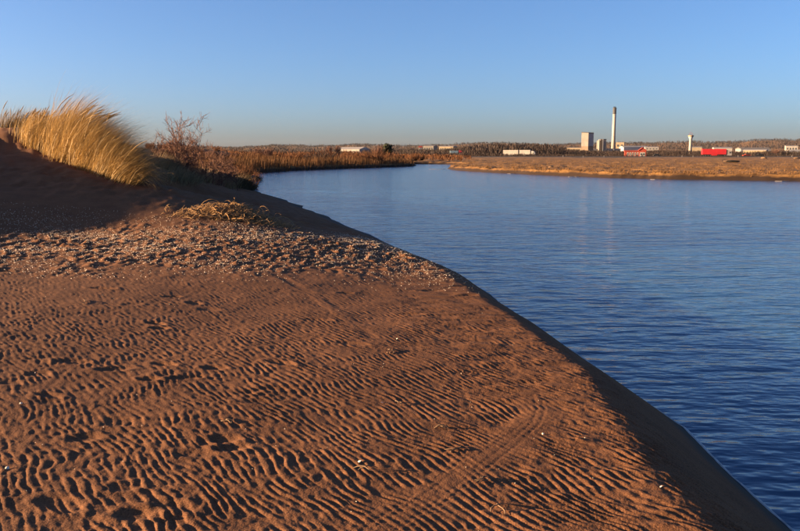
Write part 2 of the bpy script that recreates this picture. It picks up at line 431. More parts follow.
M = {}
M['sand'] = sand_material(); M['water'] = water_material()
M['meadow'] = varied('meadow_turf', (.075, .037, .0115), (.215, .113, .036), .30, detail=8, stretch=(1, .6, 1))
def add_mud(m):                            # bare dark mud where the turf breaks off above the water
    t = m.node_tree; N = t.nodes.new; b = t.nodes['Principled BSDF']; src = b.inputs['Base Color'].links[0].from_socket
    g = N('ShaderNodeNewGeometry'); sx = N('ShaderNodeSeparateXYZ'); t.links.new(g.outputs['Position'], sx.inputs[0])
    n = N('ShaderNodeTexNoise'); n.inputs['Scale'].default_value = .8; n.inputs['Detail'].default_value = 5; t.links.new(g.outputs['Position'], n.inputs[0])
    a = N('ShaderNodeMath'); a.operation = 'MULTIPLY_ADD'; a.inputs[1].default_value = -.5; t.links.new(n.outputs['Fac'], a.inputs[0]); t.links.new(sx.outputs['Z'], a.inputs[2])
    r_ = N('ShaderNodeMapRange'); r_.inputs[1].default_value = .06; r_.inputs[2].default_value = .30; r_.inputs[3].default_value = 1; r_.inputs[4].default_value = 0; t.links.new(a.outputs[0], r_.inputs[0])
    mx = N('ShaderNodeMix'); mx.data_type = 'RGBA'; mx.inputs[7].default_value = (.020, .011, .007, 1)
    t.links.new(r_.outputs[0], mx.inputs[0]); t.links.new(src, mx.inputs[6]); t.links.new(mx.outputs[2], b.inputs['Base Color'])
add_mud(M['meadow'])
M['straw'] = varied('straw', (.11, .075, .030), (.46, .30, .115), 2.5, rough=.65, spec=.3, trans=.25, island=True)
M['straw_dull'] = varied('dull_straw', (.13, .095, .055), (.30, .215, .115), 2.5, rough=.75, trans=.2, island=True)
M['seed'] = varied('seed_head', (.16, .10, .045), (.30, .20, .09), 6, trans=.15)
M['litter'] = varied('dry_litter', (.10, .054, .021), (.27, .155, .064), 5, rough=.7, island=True)
M['bark'] = varied('reddish_bark', (.085, .045, .034), (.16, .085, .06), 8)
M['scrub'] = varied('scrub', (.035, .028, .016), (.085, .06, .032), 2, island=True)
M['scrub_red'] = varied('red_scrub', (.065, .026, .012), (.135, .058, .022), 2, island=True)
M['hay'] = varied('winter_grass', (.075, .037, .012), (.165, .085, .028), .6, trans=.15, island=True)
M['reed'] = varied('reed', (.058, .027, .011), (.125, .062, .024), .6, trans=.15, island=True)
M['wood'] = varied('bare_wood', (.027, .019, .0165), (.038, .027, .023), .05, island=True)
M['wood_far'] = varied('far_wood', (.024, .020, .021), (.034, .027, .027), .02, island=True)
M['conifer'] = varied('conifer', (.012, .018, .010), (.028, .035, .018), .5)
M['white'] = varied('white_paint', (.22, .205, .19), (.28, .265, .245), .4, rough=.6)
M['concrete'] = varied('pale_concrete', (.105, .098, .09), (.14, .13, .12), .2)
M['grey'] = varied('grey_cladding', (.10, .105, .115), (.14, .145, .155), .2)
M['slate'] = varied('blue_grey_cladding', (.16, .18, .21), (.22, .24, .27), .2)
M['tan'] = varied('tan_cladding', (.10, .07, .05), (.13, .095, .07), .2)
M['cream'] = varied('cream_render', (.18, .145, .095), (.24, .19, .13), .3)
M['soot'] = varied('sooty_grey', (.045, .046, .05), (.06, .062, .066), .3)
M['red'] = varied('red_paint', (.40, .014, .018), (.48, .022, .024), .6, rough=.45, spec=.4)
M['falu'] = varied('barn_red', (.20, .030, .018), (.26, .045, .028), .8)
M['dark'] = varied('dark_rubber', (.012, .012, .013), (.03, .03, .03), 2)
M['glass'] = varied('dark_glass', (.02, .025, .03), (.04, .05, .06), 2, rough=.1, spec=.6)
M['teal'] = varied('pale_blue_paint', (.17, .26, .29), (.22, .30, .33), 1, rough=.5)
M['roofgrey'] = varied('roof_sheet', (.14, .14, .15), (.19, .19, .195), .2)
M['asphalt'] = varied('asphalt', (.04, .038, .036), (.06, .056, .052), 1)
M['shell'] = varied('shell', (.42, .34, .25), (.70, .60, .48), 30, rough=.5, island=True)
M['drift'] = varied('driftwood', (.10, .065, .040), (.22, .14, .08), 12)
M['black'] = varied('black_log', (.010, .009, .008), (.022, .018, .015), 3)
M['ice'] = varied('ice', (.16, .145, .13), (.22, .20, .185), 1, rough=.35, spec=.5)

# ================================================================== LARGE STRUCTURE
def polar_grid(name, azs, rs, mat, zfun, close=False):
    A, Rr = np.meshgrid(np.radians(azs), rs)
    X, Y = Rr * np.sin(A), Rr * np.cos(A)
    Z = zfun(X.ravel(), Y.ravel())
    V = np.stack([X.ravel(), Y.ravel(), Z], 1)
    na, nr = len(azs), len(rs)
    i = np.arange(nr - 1)[:, None] * na + np.arange(na - 1)[None]
    F = np.stack([i, i + 1, i + na + 1, i + na], -1).reshape(-1, 4)[:, ::-1]
    return V, F, mat, name
def build_grid(g, keep=None):
    V, F, mat, name = g
    if keep is not None:
        k = keep(V); kf = k[F].any(1); F = F[kf]
        used = np.zeros(len(V), bool); used[F.ravel()] = True
        idx = np.cumsum(used) - 1; V = V[used]; F = idx[F]
    me = mesh_np(name, V, F, True)
    return tag(link(name, me, mat), kind='structure')

def ease(a, b, n): return np.linspace(a, b, n, endpoint=False)
az_near = np.r_[ease(-150, -72, 50), ease(-72, -47, 90), ease(-47, 34, 830), np.linspace(34, 75, 40)]
r_near = np.exp(np.r_[ease(math.log(.6), math.log(2.2), 40), ease(math.log(2.2), math.log(24), 620), np.linspace(math.log(24), math.log(60), 90)])
def near_z(x, y):
    sd = river_sd(x, y); r = np.hypot(x, y)
    z = base_height(x, y, sd)
    return z + sand_relief(x, y, sd, r)
NG = polar_grid('sand_beach', az_near, r_near, M['sand'], near_z)
NEAR_V = NG[0]
sand = build_grid(NG, keep=lambda V: V[:, 2] > -0.25)
def ground_z(x, y):
    x = np.atleast_1d(np.asarray(x, float)); y = np.atleast_1d(np.asarray(y, float))
    sd = river_sd(x, y)
    return base_height(x, y, sd) + sand_relief(x, y, sd, np.hypot(x, y))

az_far = np.r_[ease(-75, -30, 50), ease(-30, 30, 420), np.linspace(30, 75, 50)]
r_far = np.exp(np.r_[ease(math.log(58), math.log(260), 220), np.linspace(math.log(260), math.log(6000), 90)])
def far_z(x, y):
    sd = river_sd(x, y); r = np.hypot(x, y)
    z = base_height(x, y, sd)
    near_m = (r < 330) & (sd > .05)
    z = z + near_m * sstep(.05, .8, sd) * (0.20 * fbm(x / 1.3, y / 2.6, 71, 3) * (1 + .1 * sstep(5, 1, sd)) - 0.18 * gauss(fbm(x / 14, y / 26, 74, 2), .05))
    z = np.where(r < 61, z - .04, z)
    return z
far = build_grid(polar_grid('meadow', az_far, r_far, M['meadow'], far_z), keep=lambda V: V[:, 2] > -0.3)

# the river surface, with low wavelets
az_w = np.r_[ease(-40, -25, 40), ease(-25, 30, 340), np.linspace(30, 95, 40)]
r_w = np.exp(np.r_[ease(math.log(1.5), math.log(4.0), 30), ease(math.log(4.0), math.log(60), 330), np.linspace(math.log(60), math.log(420), 70)])
def water_z(x, y):
    r = np.hypot(x, y)
    gust = sstep(-.25, .35, gnoise(x / 7 + 2, y / 13, 81)) * .7 + .3
    h = .0075 * gnoise(x / 1.9 + .2 * gnoise(x / 3, y / 3, 82), y / .85, 83) + .0050 * gust * gnoise(x / .55, y / .27 + .35 * x, 84) + .0022 * gust * gnoise(x / .26, y / .12, 85)
    h = 1.1 * h * (1 + .9 * sstep(9, 22, r)) * sstep(0, .9, -river_sd(x, y)) + .003 * gnoise(x / 4, y / 1.7, 86)
    return h
river = build_grid(polar_grid('river', az_w, r_w, M['water'], water_z))

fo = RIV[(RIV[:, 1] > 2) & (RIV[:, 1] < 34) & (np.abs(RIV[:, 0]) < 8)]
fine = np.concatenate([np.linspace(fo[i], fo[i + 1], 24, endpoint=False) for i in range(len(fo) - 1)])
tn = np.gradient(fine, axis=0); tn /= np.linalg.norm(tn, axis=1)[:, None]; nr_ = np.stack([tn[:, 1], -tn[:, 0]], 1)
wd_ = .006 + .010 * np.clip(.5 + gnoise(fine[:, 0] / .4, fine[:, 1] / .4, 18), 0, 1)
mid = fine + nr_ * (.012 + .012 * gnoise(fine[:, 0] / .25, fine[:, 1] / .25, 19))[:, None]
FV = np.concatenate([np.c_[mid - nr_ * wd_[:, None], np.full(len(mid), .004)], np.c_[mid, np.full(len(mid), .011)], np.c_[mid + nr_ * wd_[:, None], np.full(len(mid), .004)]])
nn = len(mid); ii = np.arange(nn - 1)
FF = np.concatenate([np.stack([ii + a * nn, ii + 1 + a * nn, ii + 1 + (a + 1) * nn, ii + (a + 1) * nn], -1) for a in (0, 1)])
M['painted_glint'] = varied('painted_glint', (.20, .20, .20), (.42, .42, .42), 14, rough=.4, spec=.5)  # pale ribbon standing in for the sky's reflection at the water's edge
tag(link('glint_line', mesh_np('glint_line', FV, FF, True), M['painted_glint']), 'thin pale line painted as sky reflection where the river laps the sand', 'painted_glint', kind='stuff')

# ================================================================== VEGETATION NEAR THE CAMERA
def blades(bx, by, L, lean, bend, az, wid, seg=6, seed=0, z0=None):
    """curved grass blades: base points, length, first lean, further bend, heading (radians), width"""
    n = len(bx); rg = np.random.default_rng(seed)
    bz = (ground_z(bx, by) if z0 is None else z0) - .03
    t = np.linspace(0, 1, seg)
    th = lean[:, None] + bend[:, None] * t[None] ** 1.25         # angle from the vertical along the blade
    ds = (L / (seg - 1))[:, None]
    hor = np.cumsum(np.sin(th) * ds, 1) - np.sin(th) * ds; ver = np.cumsum(np.cos(th) * ds, 1) - np.cos(th) * ds
    P = np.stack([bx[:, None] + hor * np.cos(az)[:, None], by[:, None] + hor * np.sin(az)[:, None], bz[:, None] + ver], -1)
    sa = az + math.pi / 2 + rg.normal(0, .7, n)
    side = np.stack([np.cos(sa), np.sin(sa), rg.normal(0, .15, n)], -1)
    Wd = wid[:, None] * np.maximum(0.12, 1 - t[None] ** 1.7)
    return P, Wd, side
def tussock(name, label, mat, pxa, pxb, depth, n, L, lean, bend, az=0.0, heads=0, wid=.011, seed=1, group=None, cat='grass', head_sel=None, grad=(1, 1)):
    rg = np.random.default_rng(seed)
    a, b = at(*pxa), at(*pxb)
    t = rg.uniform(0, 1, n)
    clump = rg.normal(0, 1, (60, 2)); ci = rg.integers(0, 60, n); ct = rg.uniform(0, 1, 60)
    t = np.clip(.45 * t + .55 * ct[ci], 0, 1)
    bx = a[0] + (b[0] - a[0]) * t + rg.normal(0, .09, n)
    by = a[1] + (b[1] - a[1]) * t + depth * (.5 * rg.uniform(-1, 1, n) + .5 * np.tanh(clump[ci, 0])) + rg.normal(0, .06, n)
    Ls = rg.uniform(L[0], L[1], n) * (1 + .12 * clump[ci, 1]) * (grad[0] + (grad[1] - grad[0]) * t)
    ln = lean[0] + (lean[1] - lean[0]) * t + rg.normal(0, .16, n)
    bd = (bend[0] + (bend[1] - bend[0]) * t) * rg.uniform(.5, 1.35, n)
    azs = az + rg.normal(0, .45, n)
    P, Wd, side = blades(bx, by, Ls, ln, bd, azs, np.full(n, wid) * rg.uniform(.7, 1.3, n), seed=seed)
    c = np.array([(a[0] + b[0]) / 2, (a[1] + b[1]) / 2, 0]); c[2] = ground_z(c[0], c[1])[0]
    root = empty(name, c, 0, label, cat, group)
    V, F = strips(P - c, Wd, side)
    tag(link('blades', mesh_np('blades', V, F), mat, root), kind='stuff')
    if heads:
        sel = rg.choice(n, heads * 6, replace=False)
        if head_sel: sel = sel[head_sel(t[sel])]
        sel = sel[np.argsort(-P[sel, -1, 2])][:heads]
        for k in sel:                     # flower spikes on longer stalks
            base = P[k, 0]; Lk = min(Ls[k] * rg.uniform(1.0, 1.08), 2.1)
            PP, _, _ = blades(np.array([base[0]]), np.array([base[1]]), np.array([Lk]), np.array([ln[k]]), np.array([bd[k] * .9]), np.array([azs[k]]), np.array([.01]), seg=9, z0=np.array([base[2] + .03]))
            pts = PP[0] - c
            rad = np.array([.004, .004, .004, .004, .004, .0045, .012, .013, .003])
            v, f = tubes([(pts, rad)], 5)
            link('seed_head', mesh_np('seed_head', v, f, True), M['seed'], root)
    return root

G_ = 'marram grass on the dune crest'
tussock('marram_tussock', 'tall golden marram grass on the left shoulder of the dune, blades nearly upright', M['straw'], (20, 131, 25.2), (72, 148, 23.8), .75, 4800, (.8, 1.35), (.18, .42), (1.0, 1.4), grad=(.62, 1.1), heads=40, seed=3, group=G_, wid=.010)
tussock('marram_tussock', 'widest golden marram tussock in mid dune, blades swept to the right', M['straw'], (50, 142, 24.4), (112, 172, 21.9), .8, 7600, (1.35, 2.15), (.20, .65), (1.3, 1.8), grad=(1.12, .92), heads=30, seed=4, group=G_, wid=.010, head_sel=lambda t: t < .5)
tussock('marram_tussock', 'golden marram tussock drooping over the right-hand foot of the dune', M['straw'], (94, 166, 22.2), (138, 182, 21.0), .65, 4600, (.75, 1.35), (.4, .85), (1.2, 1.8), heads=3, seed=5, group=G_, wid=.010)
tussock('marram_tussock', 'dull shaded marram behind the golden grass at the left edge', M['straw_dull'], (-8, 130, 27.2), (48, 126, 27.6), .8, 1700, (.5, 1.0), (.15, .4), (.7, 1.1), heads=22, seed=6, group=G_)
tussock('marram_tussock', 'sparse pale tuft in the sandy hollow below the golden grass', M['straw'], (48, 160, 22.8), (72, 163, 22.6), .25, 90, (.35, .8), (.2, .6), (.9, 1.5), seed=7, wid=.016, group=G_)

# low dull grass and scrub on the shaded flank
flank = [((146, 158, 29), (182, 164, 30.5), 1200, .6, 'dull grass on the shaded flank just right of the golden marram'),
         ((176, 162, 32), (210, 172, 33.5), 1200, .6, 'dull grass on the shaded flank below the bare bushes'),
         ((198, 172, 35), (230, 180, 38), 1200, .65, 'dull grass lower on the shaded flank, left of the water'),
         ((226, 180, 42), (254, 186, 47), 1500, .8, 'dark grass hanging over the water at the end of the flank'),
         ((165, 180, 27.5), (205, 188, 29), 700, .4, 'thin dull grass along the sandy foot of the flank'),
         ((190, 160, 36), (240, 172, 44), 1500, .8, 'dark grass along the crest behind the flank')]
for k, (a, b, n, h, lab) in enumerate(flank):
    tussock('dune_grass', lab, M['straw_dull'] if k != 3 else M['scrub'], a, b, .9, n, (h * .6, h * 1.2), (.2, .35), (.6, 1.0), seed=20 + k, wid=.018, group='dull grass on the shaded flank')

def bush_paths(rg, h, spread, stems, levels=3):
    paths = []
    def grow(p, d, L, r_, lev):
        k = 4; pts = [p.copy()]; q = p.copy(); dd = d.copy()
        for _ in range(k):
            dd = dd + rg.normal(0, .13, 3) + np.array([0, 0, .05]); dd /= np.linalg.norm(dd)
            q = q + dd * L / k; pts.append(q.copy())
        paths.append((pts, np.linspace(r_, r_ * .4, k + 1)))
        if lev == 0: return
        for j in range(rg.integers(4, 7)):
            f_ = rg.uniform(.35, 1.0); i = min(k - 1, int(f_ * k)); w_ = f_ * k - i
            b0 = np.array(pts[i]) * (1 - w_) + np.array(pts[i + 1]) * w_
            nd = dd * .8 + rg.normal(0, .55, 3) + np.array([0, 0, .25]); nd /= np.linalg.norm(nd)
            grow(b0, nd, L * rg.uniform(.34, .66), r_ * .5, lev - 1)
    for _ in range(stems):
        d = np.array([rg.normal(0, spread), rg.normal(0, spread), 1.0]); d /= np.linalg.norm(d)
        grow(np.array([rg.normal(0, .15), rg.normal(0, .15), -.05]), d, h * rg.uniform(.55, .8), .022, levels)
    return paths
def bush(px, py, D, h, stems, label, seed, spread=.45, mat='bark'):
    rg = np.random.default_rng(seed); p = at(px, py, D); p[2] = ground_z(p[0], p[1])[0]
    root = empty('bare_bush', p, 0, label, 'bush', 'leafless bushes on the dune')
    ps = bush_paths(rg, h, spread, stems)
    big = [q for q in ps if q[1][0] > .01]; small = [q for q in ps if q[1][0] <= .01]
    v, f = tubes(big, 5); link('branches', mesh_np('branches', v, f, True), M[mat], root)
    v, f = tubes([(a, np.maximum(b, .0052)) for a, b in small], 3); tag(link('twigs', mesh_np('twigs', v, f), M[mat], root), kind='stuff')
    return root
bush(186, 157, 31, 2.2, 7, 'tallest leafless reddish bush standing against the sky on the dune', 31, .4)
bush(211, 163, 33, 1.85, 6, 'leafless bush leaning right, beside the tallest one', 32, .5)
bush(165, 156, 30, 1.3, 7, 'low leafless bush between the golden grass and the tallest bush', 33, .5)
bush(198, 159, 32, 1.4, 5, 'leafless bush filling the gap between the two tallest bushes', 35, .6)
bush(174, 156, 30.5, 1.3, 8, 'leafless bush just left of the tallest bush', 36, .6)
bush(220, 168, 35, 1.3, 8, 'leafless bush right of the leaning one, lower down the crest', 37, .6)
bush(229, 170, 38, 1.2, 7, 'small leafless bush where the dune crest drops to the reeds', 34, .55)

def scrub_mesh(seed, n=420, h=1.0, wd=1.0, wid=.02):
    rg = np.random.default_rng(seed)
    th = rg.uniform(0, 2 * math.pi, n); rad = np.sqrt(rg.uniform(0, 1, n)) * wd * .35
    b = np.stack([rad * np.cos(th), rad * np.sin(th), np.full(n, -.03)], -1)
    d = np.stack([np.cos(th) * rg.uniform(0, .9, n), np.sin(th) * rg.uniform(0, .9, n), np.ones(n)], -1); d /= np.linalg.norm(d, axis=1)[:, None]
    L = h * rg.uniform(.35, 1.0, n) * np.sqrt(np.maximum(.08, 1 - .92 * (rad / (wd * .35)) ** 2)) * (1 + .3 * np.sin(th * 3 + seed) * rad / (wd * .35))
    t = np.linspace(0, 1, 4)
    P = b[:, None] + d[:, None] * (t[None] * L[:, None])[..., None] + rg.normal(0, .05 * h, (n, 4, 3)) * t[None, :, None]
    sa = rg.uniform(0, math.pi, n); side = np.stack([np.cos(sa), np.sin(sa), np.zeros(n)], -1)
    W = wid * (1 - .7 * t)[None] * rg.uniform(.6, 1.4, n)[:, None]
    V, F = strips(P, W, side)
    # side twigs
    m = n * 3; pi = rg.integers(0, n, m); tt = rg.uniform(.3, .95, m)
    base = b[pi] + d[pi] * (tt * L[pi])[:, None]; dd = d[pi] + rg.normal(0, .6, (m, 3)); dd /= np.linalg.norm(dd, axis=1)[:, None]
    P2 = base[:, None] + dd[:, None] * (np.linspace(0, 1, 3)[None] * (h * .22 * rg.uniform(.4, 1, m))[:, None])[..., None]
    sa = rg.uniform(0, math.pi, m); side = np.stack([np.cos(sa), np.sin(sa), rg.normal(0, .4, m)], -1)
    V2, F2 = strips(P2, np.full((m, 3), wid * .6) * np.array([1, .8, .3]), side)
    return np.concatenate([V, V2]), np.concatenate([F, F2 + len(V)])

# russet scrub catching the light where the dune meets the reeds
for k, (px, py, D, h) in enumerate([(216, 166, 46, .9), (231, 168, 52, 1.1), (246, 170, 60, 1.3), (222, 165, 58, 1.3), (240, 167, 70, 1.6), (252, 170, 78, 1.5)]):
    p = at(px, py, D); p[2] = ground_z(p[0], p[1])[0]
    v, f = scrub_mesh(300 + k, 380, h, h * 1.7, .03)
    o = link('russet_shrub', mesh_np('russet_shrub', v, f), M['scrub_red'], None, p)
    tag(o, ['russet shrub nearest the bare bushes, at the top of the bank', 'russet shrub below and right of the uppermost one on the bank', 'russet shrub close to the water end of the dune', 'russet shrub half hidden behind the two nearest ones', 'tall russet shrub in front of the left end of the reeds', 'russet shrub farthest out, touching the reed bed by the water'][k], 'shrub', 'russet shrubs at the end of the dune')

# ------------------------------------------------------------------ heap of dry litter on the sand
hp = np.array([-3.95, 18.3, 0.0]); hp[2] = ground_z(hp[0], hp[1])[0]
rg = np.random.default_rng(55)
heap = empty('dry_litter_heap', hp, 0, 'tangled heap of dry straw and stems on the lit sand near the water', 'litter heap')
n = 1500
ex, ey = rg.normal(0, .62, n), rg.normal(0, .26, n)
ex = np.clip(ex, -1.5, 1.5)
gz = ground_z(hp[0] + ex, hp[1] + ey) - hp[2]
top = .33 * np.exp(-(ex / .85) ** 2 - (ey / .42) ** 2)
bz = gz + top * rg.uniform(.05, 1, n)
an = rg.normal(0, .9, n); el = rg.normal(.08, .28, n); L = rg.uniform(.12, .55, n)
t = np.linspace(-.5, .5, 5)
d = np.stack([np.cos(an) * np.cos(el), np.sin(an) * np.cos(el), np.sin(el)], -1)
P = np.stack([ex, ey, bz], -1)[:, None] + d[:, None] * (t[None] * L[:, None])[..., None]
P[..., 2] += (.06 * rg.normal(0, 1, n))[:, None] * (.25 - t ** 2)[None] * 4
sd_ = np.stack([-np.sin(an) * .6, np.cos(an) * .6, rg.uniform(.3, 1, n)], -1)
v, f = strips(P, np.full((n, 5), .011) * rg.uniform(.6, 1.5, n)[:, None], sd_)
tag(link('straw', mesh_np('straw', v, f), M['litter'], heap), kind='stuff')
for k in range(16):                       # single arching stems sticking out
    x0 = rg.uniform(-1.25, 1.3); y0 = rg.uniform(-.25, .25); a = rg.choice([-1, 1]) * rg.uniform(.5, 1); Ls = rg.uniform(.3, .75)
    tt = np.linspace(0, 1, 7); z0 = float(ground_z(hp[0] + x0, hp[1] + y0)[0] - hp[2]) + .12 * math.exp(-(x0 / .9) ** 2)
    pts = np.stack([x0 + a * Ls * tt * .9, y0 + rg.normal(0, .15) * tt, z0 + Ls * (1.3 * tt - rg.uniform(.8, 1.35) * tt ** 2)], -1)
    v, f = tubes([(pts, np.linspace(.008, .004, 7))], 4)
    link('stem', mesh_np('stem', v, f, True), M['litter'], heap)

# ------------------------------------------------------------------ shell grit on the trampled belt
def chips(n, X, Y, size, seed):
    rg = np.random.default_rng(seed)
    Z = ground_z(X, Y)
    base = np.array([(1, 0, 0), (-.5, .8, 0), (-.6, -.7, .05), (.1, .05, .55)])
    V = base[None] * (size * rg.uniform(.5, 1.3, n))[:, None, None] * rg.uniform(.6, 1.3, (n, 4, 1))
    a = rg.uniform(0, 6.28, n); ca, sa = np.cos(a)[:, None], np.sin(a)[:, None]
    V = np.stack([V[..., 0] * ca - V[..., 1] * sa, V[..., 0] * sa + V[..., 1] * ca, V[..., 2] * 1.6 + V[..., 0] * rg.normal(0, .6, n)[:, None]], -1)
    V += np.stack([X, Y, Z + size * .5], -1)[:, None]
    F = np.array([(0, 1, 3), (1, 2, 3), (2, 0, 3), (0, 2, 1)])
    return V.reshape(-1, 3), (F[None] + np.arange(n)[:, None, None] * 4).reshape(-1, 3)
rg = np.random.default_rng(77)
n = 62000
X = rg.uniform(-13, 1.2, n); Y = rg.uniform(11.0, 18.2, n)
bzc = 15.0 + 0.16 * (X + 4) + 0.5 * gnoise(X / 1.5, Y / 1.5, 64)
keep = rg.uniform(0, 1, n) < np.exp(-((Y - bzc) / 2.6) ** 2) * (1 - .6 * sstep(-4, 0, X)) * (.35 + .8 * sstep(-.2, .4, gnoise(X / 1.7, Y / 1.1, 90))) 
X, Y = X[keep], Y[keep]; k2 = river_sd(X, Y) > .35; X, Y = X[k2], Y[k2]
X2, Y2 = rg.uniform(-7, 1.3, 320), rg.uniform(2.6, 12, 320)
# grit along the top of the bank
t_ = rg.uniform(0, 1, 1500) ** 1.3; Xb = np.interp(t_, [0, .5, 1], [-1.2, -.2, .6]) + rg.normal(0, .35, 1500); Yb = np.interp(t_, [0, .5, 1], [19, 15.5, 12]) + rg.normal(0, .5, 1500)
k3 = river_sd(Xb, Yb) > .5; Xb, Yb = Xb[k3], Yb[k3]
v1, f1 = chips(len(X), X, Y, .0086, 1); v2, f2 = chips(len(X2), X2, Y2, .0045, 2); v3, f3 = chips(len(Xb), Xb, Yb, .0075, 3)
V = np.concatenate([v1, v2, v3]); F = np.concatenate([f1, f2 + len(v1), f3 + len(v1) + len(v2)])
tag(link('shell_grit', mesh_np('shell_grit', V, F), M['shell']), 'pale shell fragments strewn over the trampled sand', 'shell grit', kind='stuff')

def sand_at(px, py):                      # the sand surface seen at a pixel
    d = ray(px, py); lo, hi = 1.0, 60.0
    ts = np.linspace(2.5, 40, 4000); P = d[None] * ts[:, None]; P[:, 2] += EYE
    z = base_height(P[:, 0], P[:, 1]); i = int(np.argmax(P[:, 2] < z))
    p = P[i].copy(); p[2] = ground_z(p[0], p[1])[0]
    return p
def shell_mesh(seed, s):
    rg = np.random.default_rng(seed); V = [(0, 0, 0.42 * s)]; n = 10
    for j, (rr_, zz) in enumerate(((.55, .3), (1.0, 0))):
        for k in range(n):
            a = k * 2 * math.pi / n; q = rr_ * s * (1 + .12 * math.cos(5 * a)) * rg.uniform(.9, 1.1)
            V.append((q * math.cos(a), q * .8 * math.sin(a) + .12 * s * (1 - rr_), zz * s * (1 + .15 * (k % 2))))
    F = [(0, 1 + k, 1 + (k + 1) % n) for k in range(n)]
    me = bpy.data.meshes.new('shell'); me.from_pydata(V, [], F + [(1 + k, 11 + k, 11 + (k + 1) % n) for k in range(n)] + [(1 + k, 11 + (k + 1) % n, 1 + (k + 1) % n) for k in range(n)])
    me.polygons.foreach_set('use_smooth', [True] * len(me.polygons)); return me
for k, (px, py, s, lab) in enumerate([(359.5, 463, .020, 'white shell among straw bits, brightest one in the foreground sand'),
                                      (7, 467, .020, 'white shell at the left edge of the foreground sand'),
                                      (21, 404, .018, 'white shell near the left edge, higher up than its neighbour'),
                                      (382, 403, .016, 'white shell in the rippled sand right of centre'),
                                      (397, 340, .020, 'white shell far out on the rippled sand'),
                                      (661, 487, .014, 'small pale shell near the shaded bank'),
                                      (543, 434, .014, 'small pale shell beside the wheel tracks')]):
    p = sand_at(px, py); o = link('shell', shell_mesh(k, s * .75), M['shell'], None, p + np.array([0, 0, .003]))
    o.rotation_euler = (.5 * math.sin(k * 2.1), -.5, k * 1.3); tag(o, lab, 'shell', 'loose shells on the sand')

def scrap_paths(seed, L):
    rg = np.random.default_rng(seed); out = []
    for j in range(rg.integers(2, 4)):
        a = rg.normal(0, .25); k = 7; t = np.linspace(0, 1, k); l = L * rg.uniform(.5, 1)
        x = (t - .5) * l; y = rg.normal(0, .015) + .012 * np.sin(t * 7 + rg.uniform(0, 6)); z = .006 + .022 * rg.uniform(.3, 1.2) * np.sin(t * math.pi) * rg.choice([.4, 1])
        out.append((np.stack([x * math.cos(a) - y * math.sin(a), x * math.sin(a) + y * math.cos(a), z], -1), .0035 * np.array([.5, 1, 1.1, 1, 1.1, .9, .4])))
    return out
for k, (px, py, L, lab) in enumerate([(228, 422, .13, 'short dry stalk casting a dark shadow, left of centre'), (366, 471, .17, 'dry straw lying just right of the brightest shell'),
                                      (441, 427, .12, 'dry weed scrap on the ripples, upper of two near the tracks'), (456, 450, .16, 'dry weed scrap on the ripples, lower of two near the tracks'),
                                      (482, 480, .13, 'dry weed scrap in the right foreground above another one'), (500, 508, .17, 'largest dry weed scrap in the right foreground'),
                                      (391, 353, .22, 'dry stalk lying on the far ripples near the centre'), (84, 303, .30, 'dry stalk below the trampled belt at the left'), (397, 404, .13, 'thin dry straw in the middle of the rippled sand')]):
    p = sand_at(px, py); v, f = tubes(scrap_paths(400 + k, L), 4)
    o = link('weed_scrap', mesh_np('weed_scrap', v, f, True), M['drift'], None, p); o.rotation_euler = (0, 0, k * .35 - .6)
    tag(o, lab, 'dry weed', 'dry scraps on the sand')

# ================================================================== FAR BANKS
rg = np.random.default_rng(91)
n = 70000                                   # reeds along the left bank
X = rg.uniform(-48, 6, n); Y = rg.uniform(96, 190, n); S = river_sd(X, Y)
k = (S > -.4) & (S < 7.5) & (X < 5.5) & (Y < 186) & ((Y < 168) | (X < 3)); X, Y, S = X[k], Y[k], S[k]
k = rg.uniform(0, 1, len(X)) < .85 - .07 * S; X, Y, S = X[k], Y[k], S[k]; n = len(X)
hgt = np.interp(X, [-24, -10, 0, 5], [1.75, 1.5, 1.15, .95]) * (1 + .5 * gnoise(X / 2.5, Y / 2.5, 95) + .4 * gnoise(X / 7, Y / 9, 94)) * rg.uniform(.75, 1.1, n)
P, W, sd_ = blades(X, Y, hgt, rg.normal(.05, .08, n), rg.uniform(.1, .5, n), rg.normal(0, .7, n), np.full(n, .07) * rg.uniform(.6, 1.4, n), seg=4, seed=92, z0=np.maximum(base_height(X, Y, S), -.2))
v, f = strips(P, W, sd_)
tag(link('reed_bed', mesh_np('reed_bed', v, f), M['reed']), 'brown reed bed standing along the left bank of the river', 'reeds', kind='stuff')

# shrubs behind the reeds
protos = []
for j in range(4):
    v, f = scrub_mesh(500 + j, 420, 1.0, 1.5, .035); protos.append(mesh_np('shrub', v, f))
for me in protos[:3]: me.materials.append(M['scrub_red'])
protos[3].materials.append(M['wood'])
rg = np.random.default_rng(93); cnt = 0
while cnt < 135:
    px = rg.uniform(130, 425) if cnt > 25 else rg.uniform(60, 215); D = rg.uniform(118, 330) if cnt > 25 else rg.uniform(108, 180); p = at(px, 154, D)  # early shrubs added out of view at left, shadowing the reeds
    s_ = river_sd(np.array([p[0]]), np.array([p[1]]))[0]
    if s_ < 5: continue
    p[2] = base_height(np.array([p[0]]), np.array([p[1]]))[0]
    topy = np.interp(px, [205, 240, 290, 330, 370, 395, 425], [147.5, 148, 148, 149, 148.5, 150.5, 151]) + rg.uniform(-1.2, 3.6)
    h = max(1.4, EYE + (154 - topy) / 785 * D - p[2])
    o = link('thicket_shrub', protos[rg.choice([0, 1, 2, 0, 1, 2, 3])], None, None, p); o.scale = (h * rg.uniform(.8, 1.2), h * .9, h); o.rotation_euler = (0, 0, rg.uniform(0, 6))
    tag(o, 'leafless brown shrub in the thicket behind the reed bed, the first ones added out of view to shadow the reeds', 'shrub', 'thicket behind the reed bed'); cnt += 1

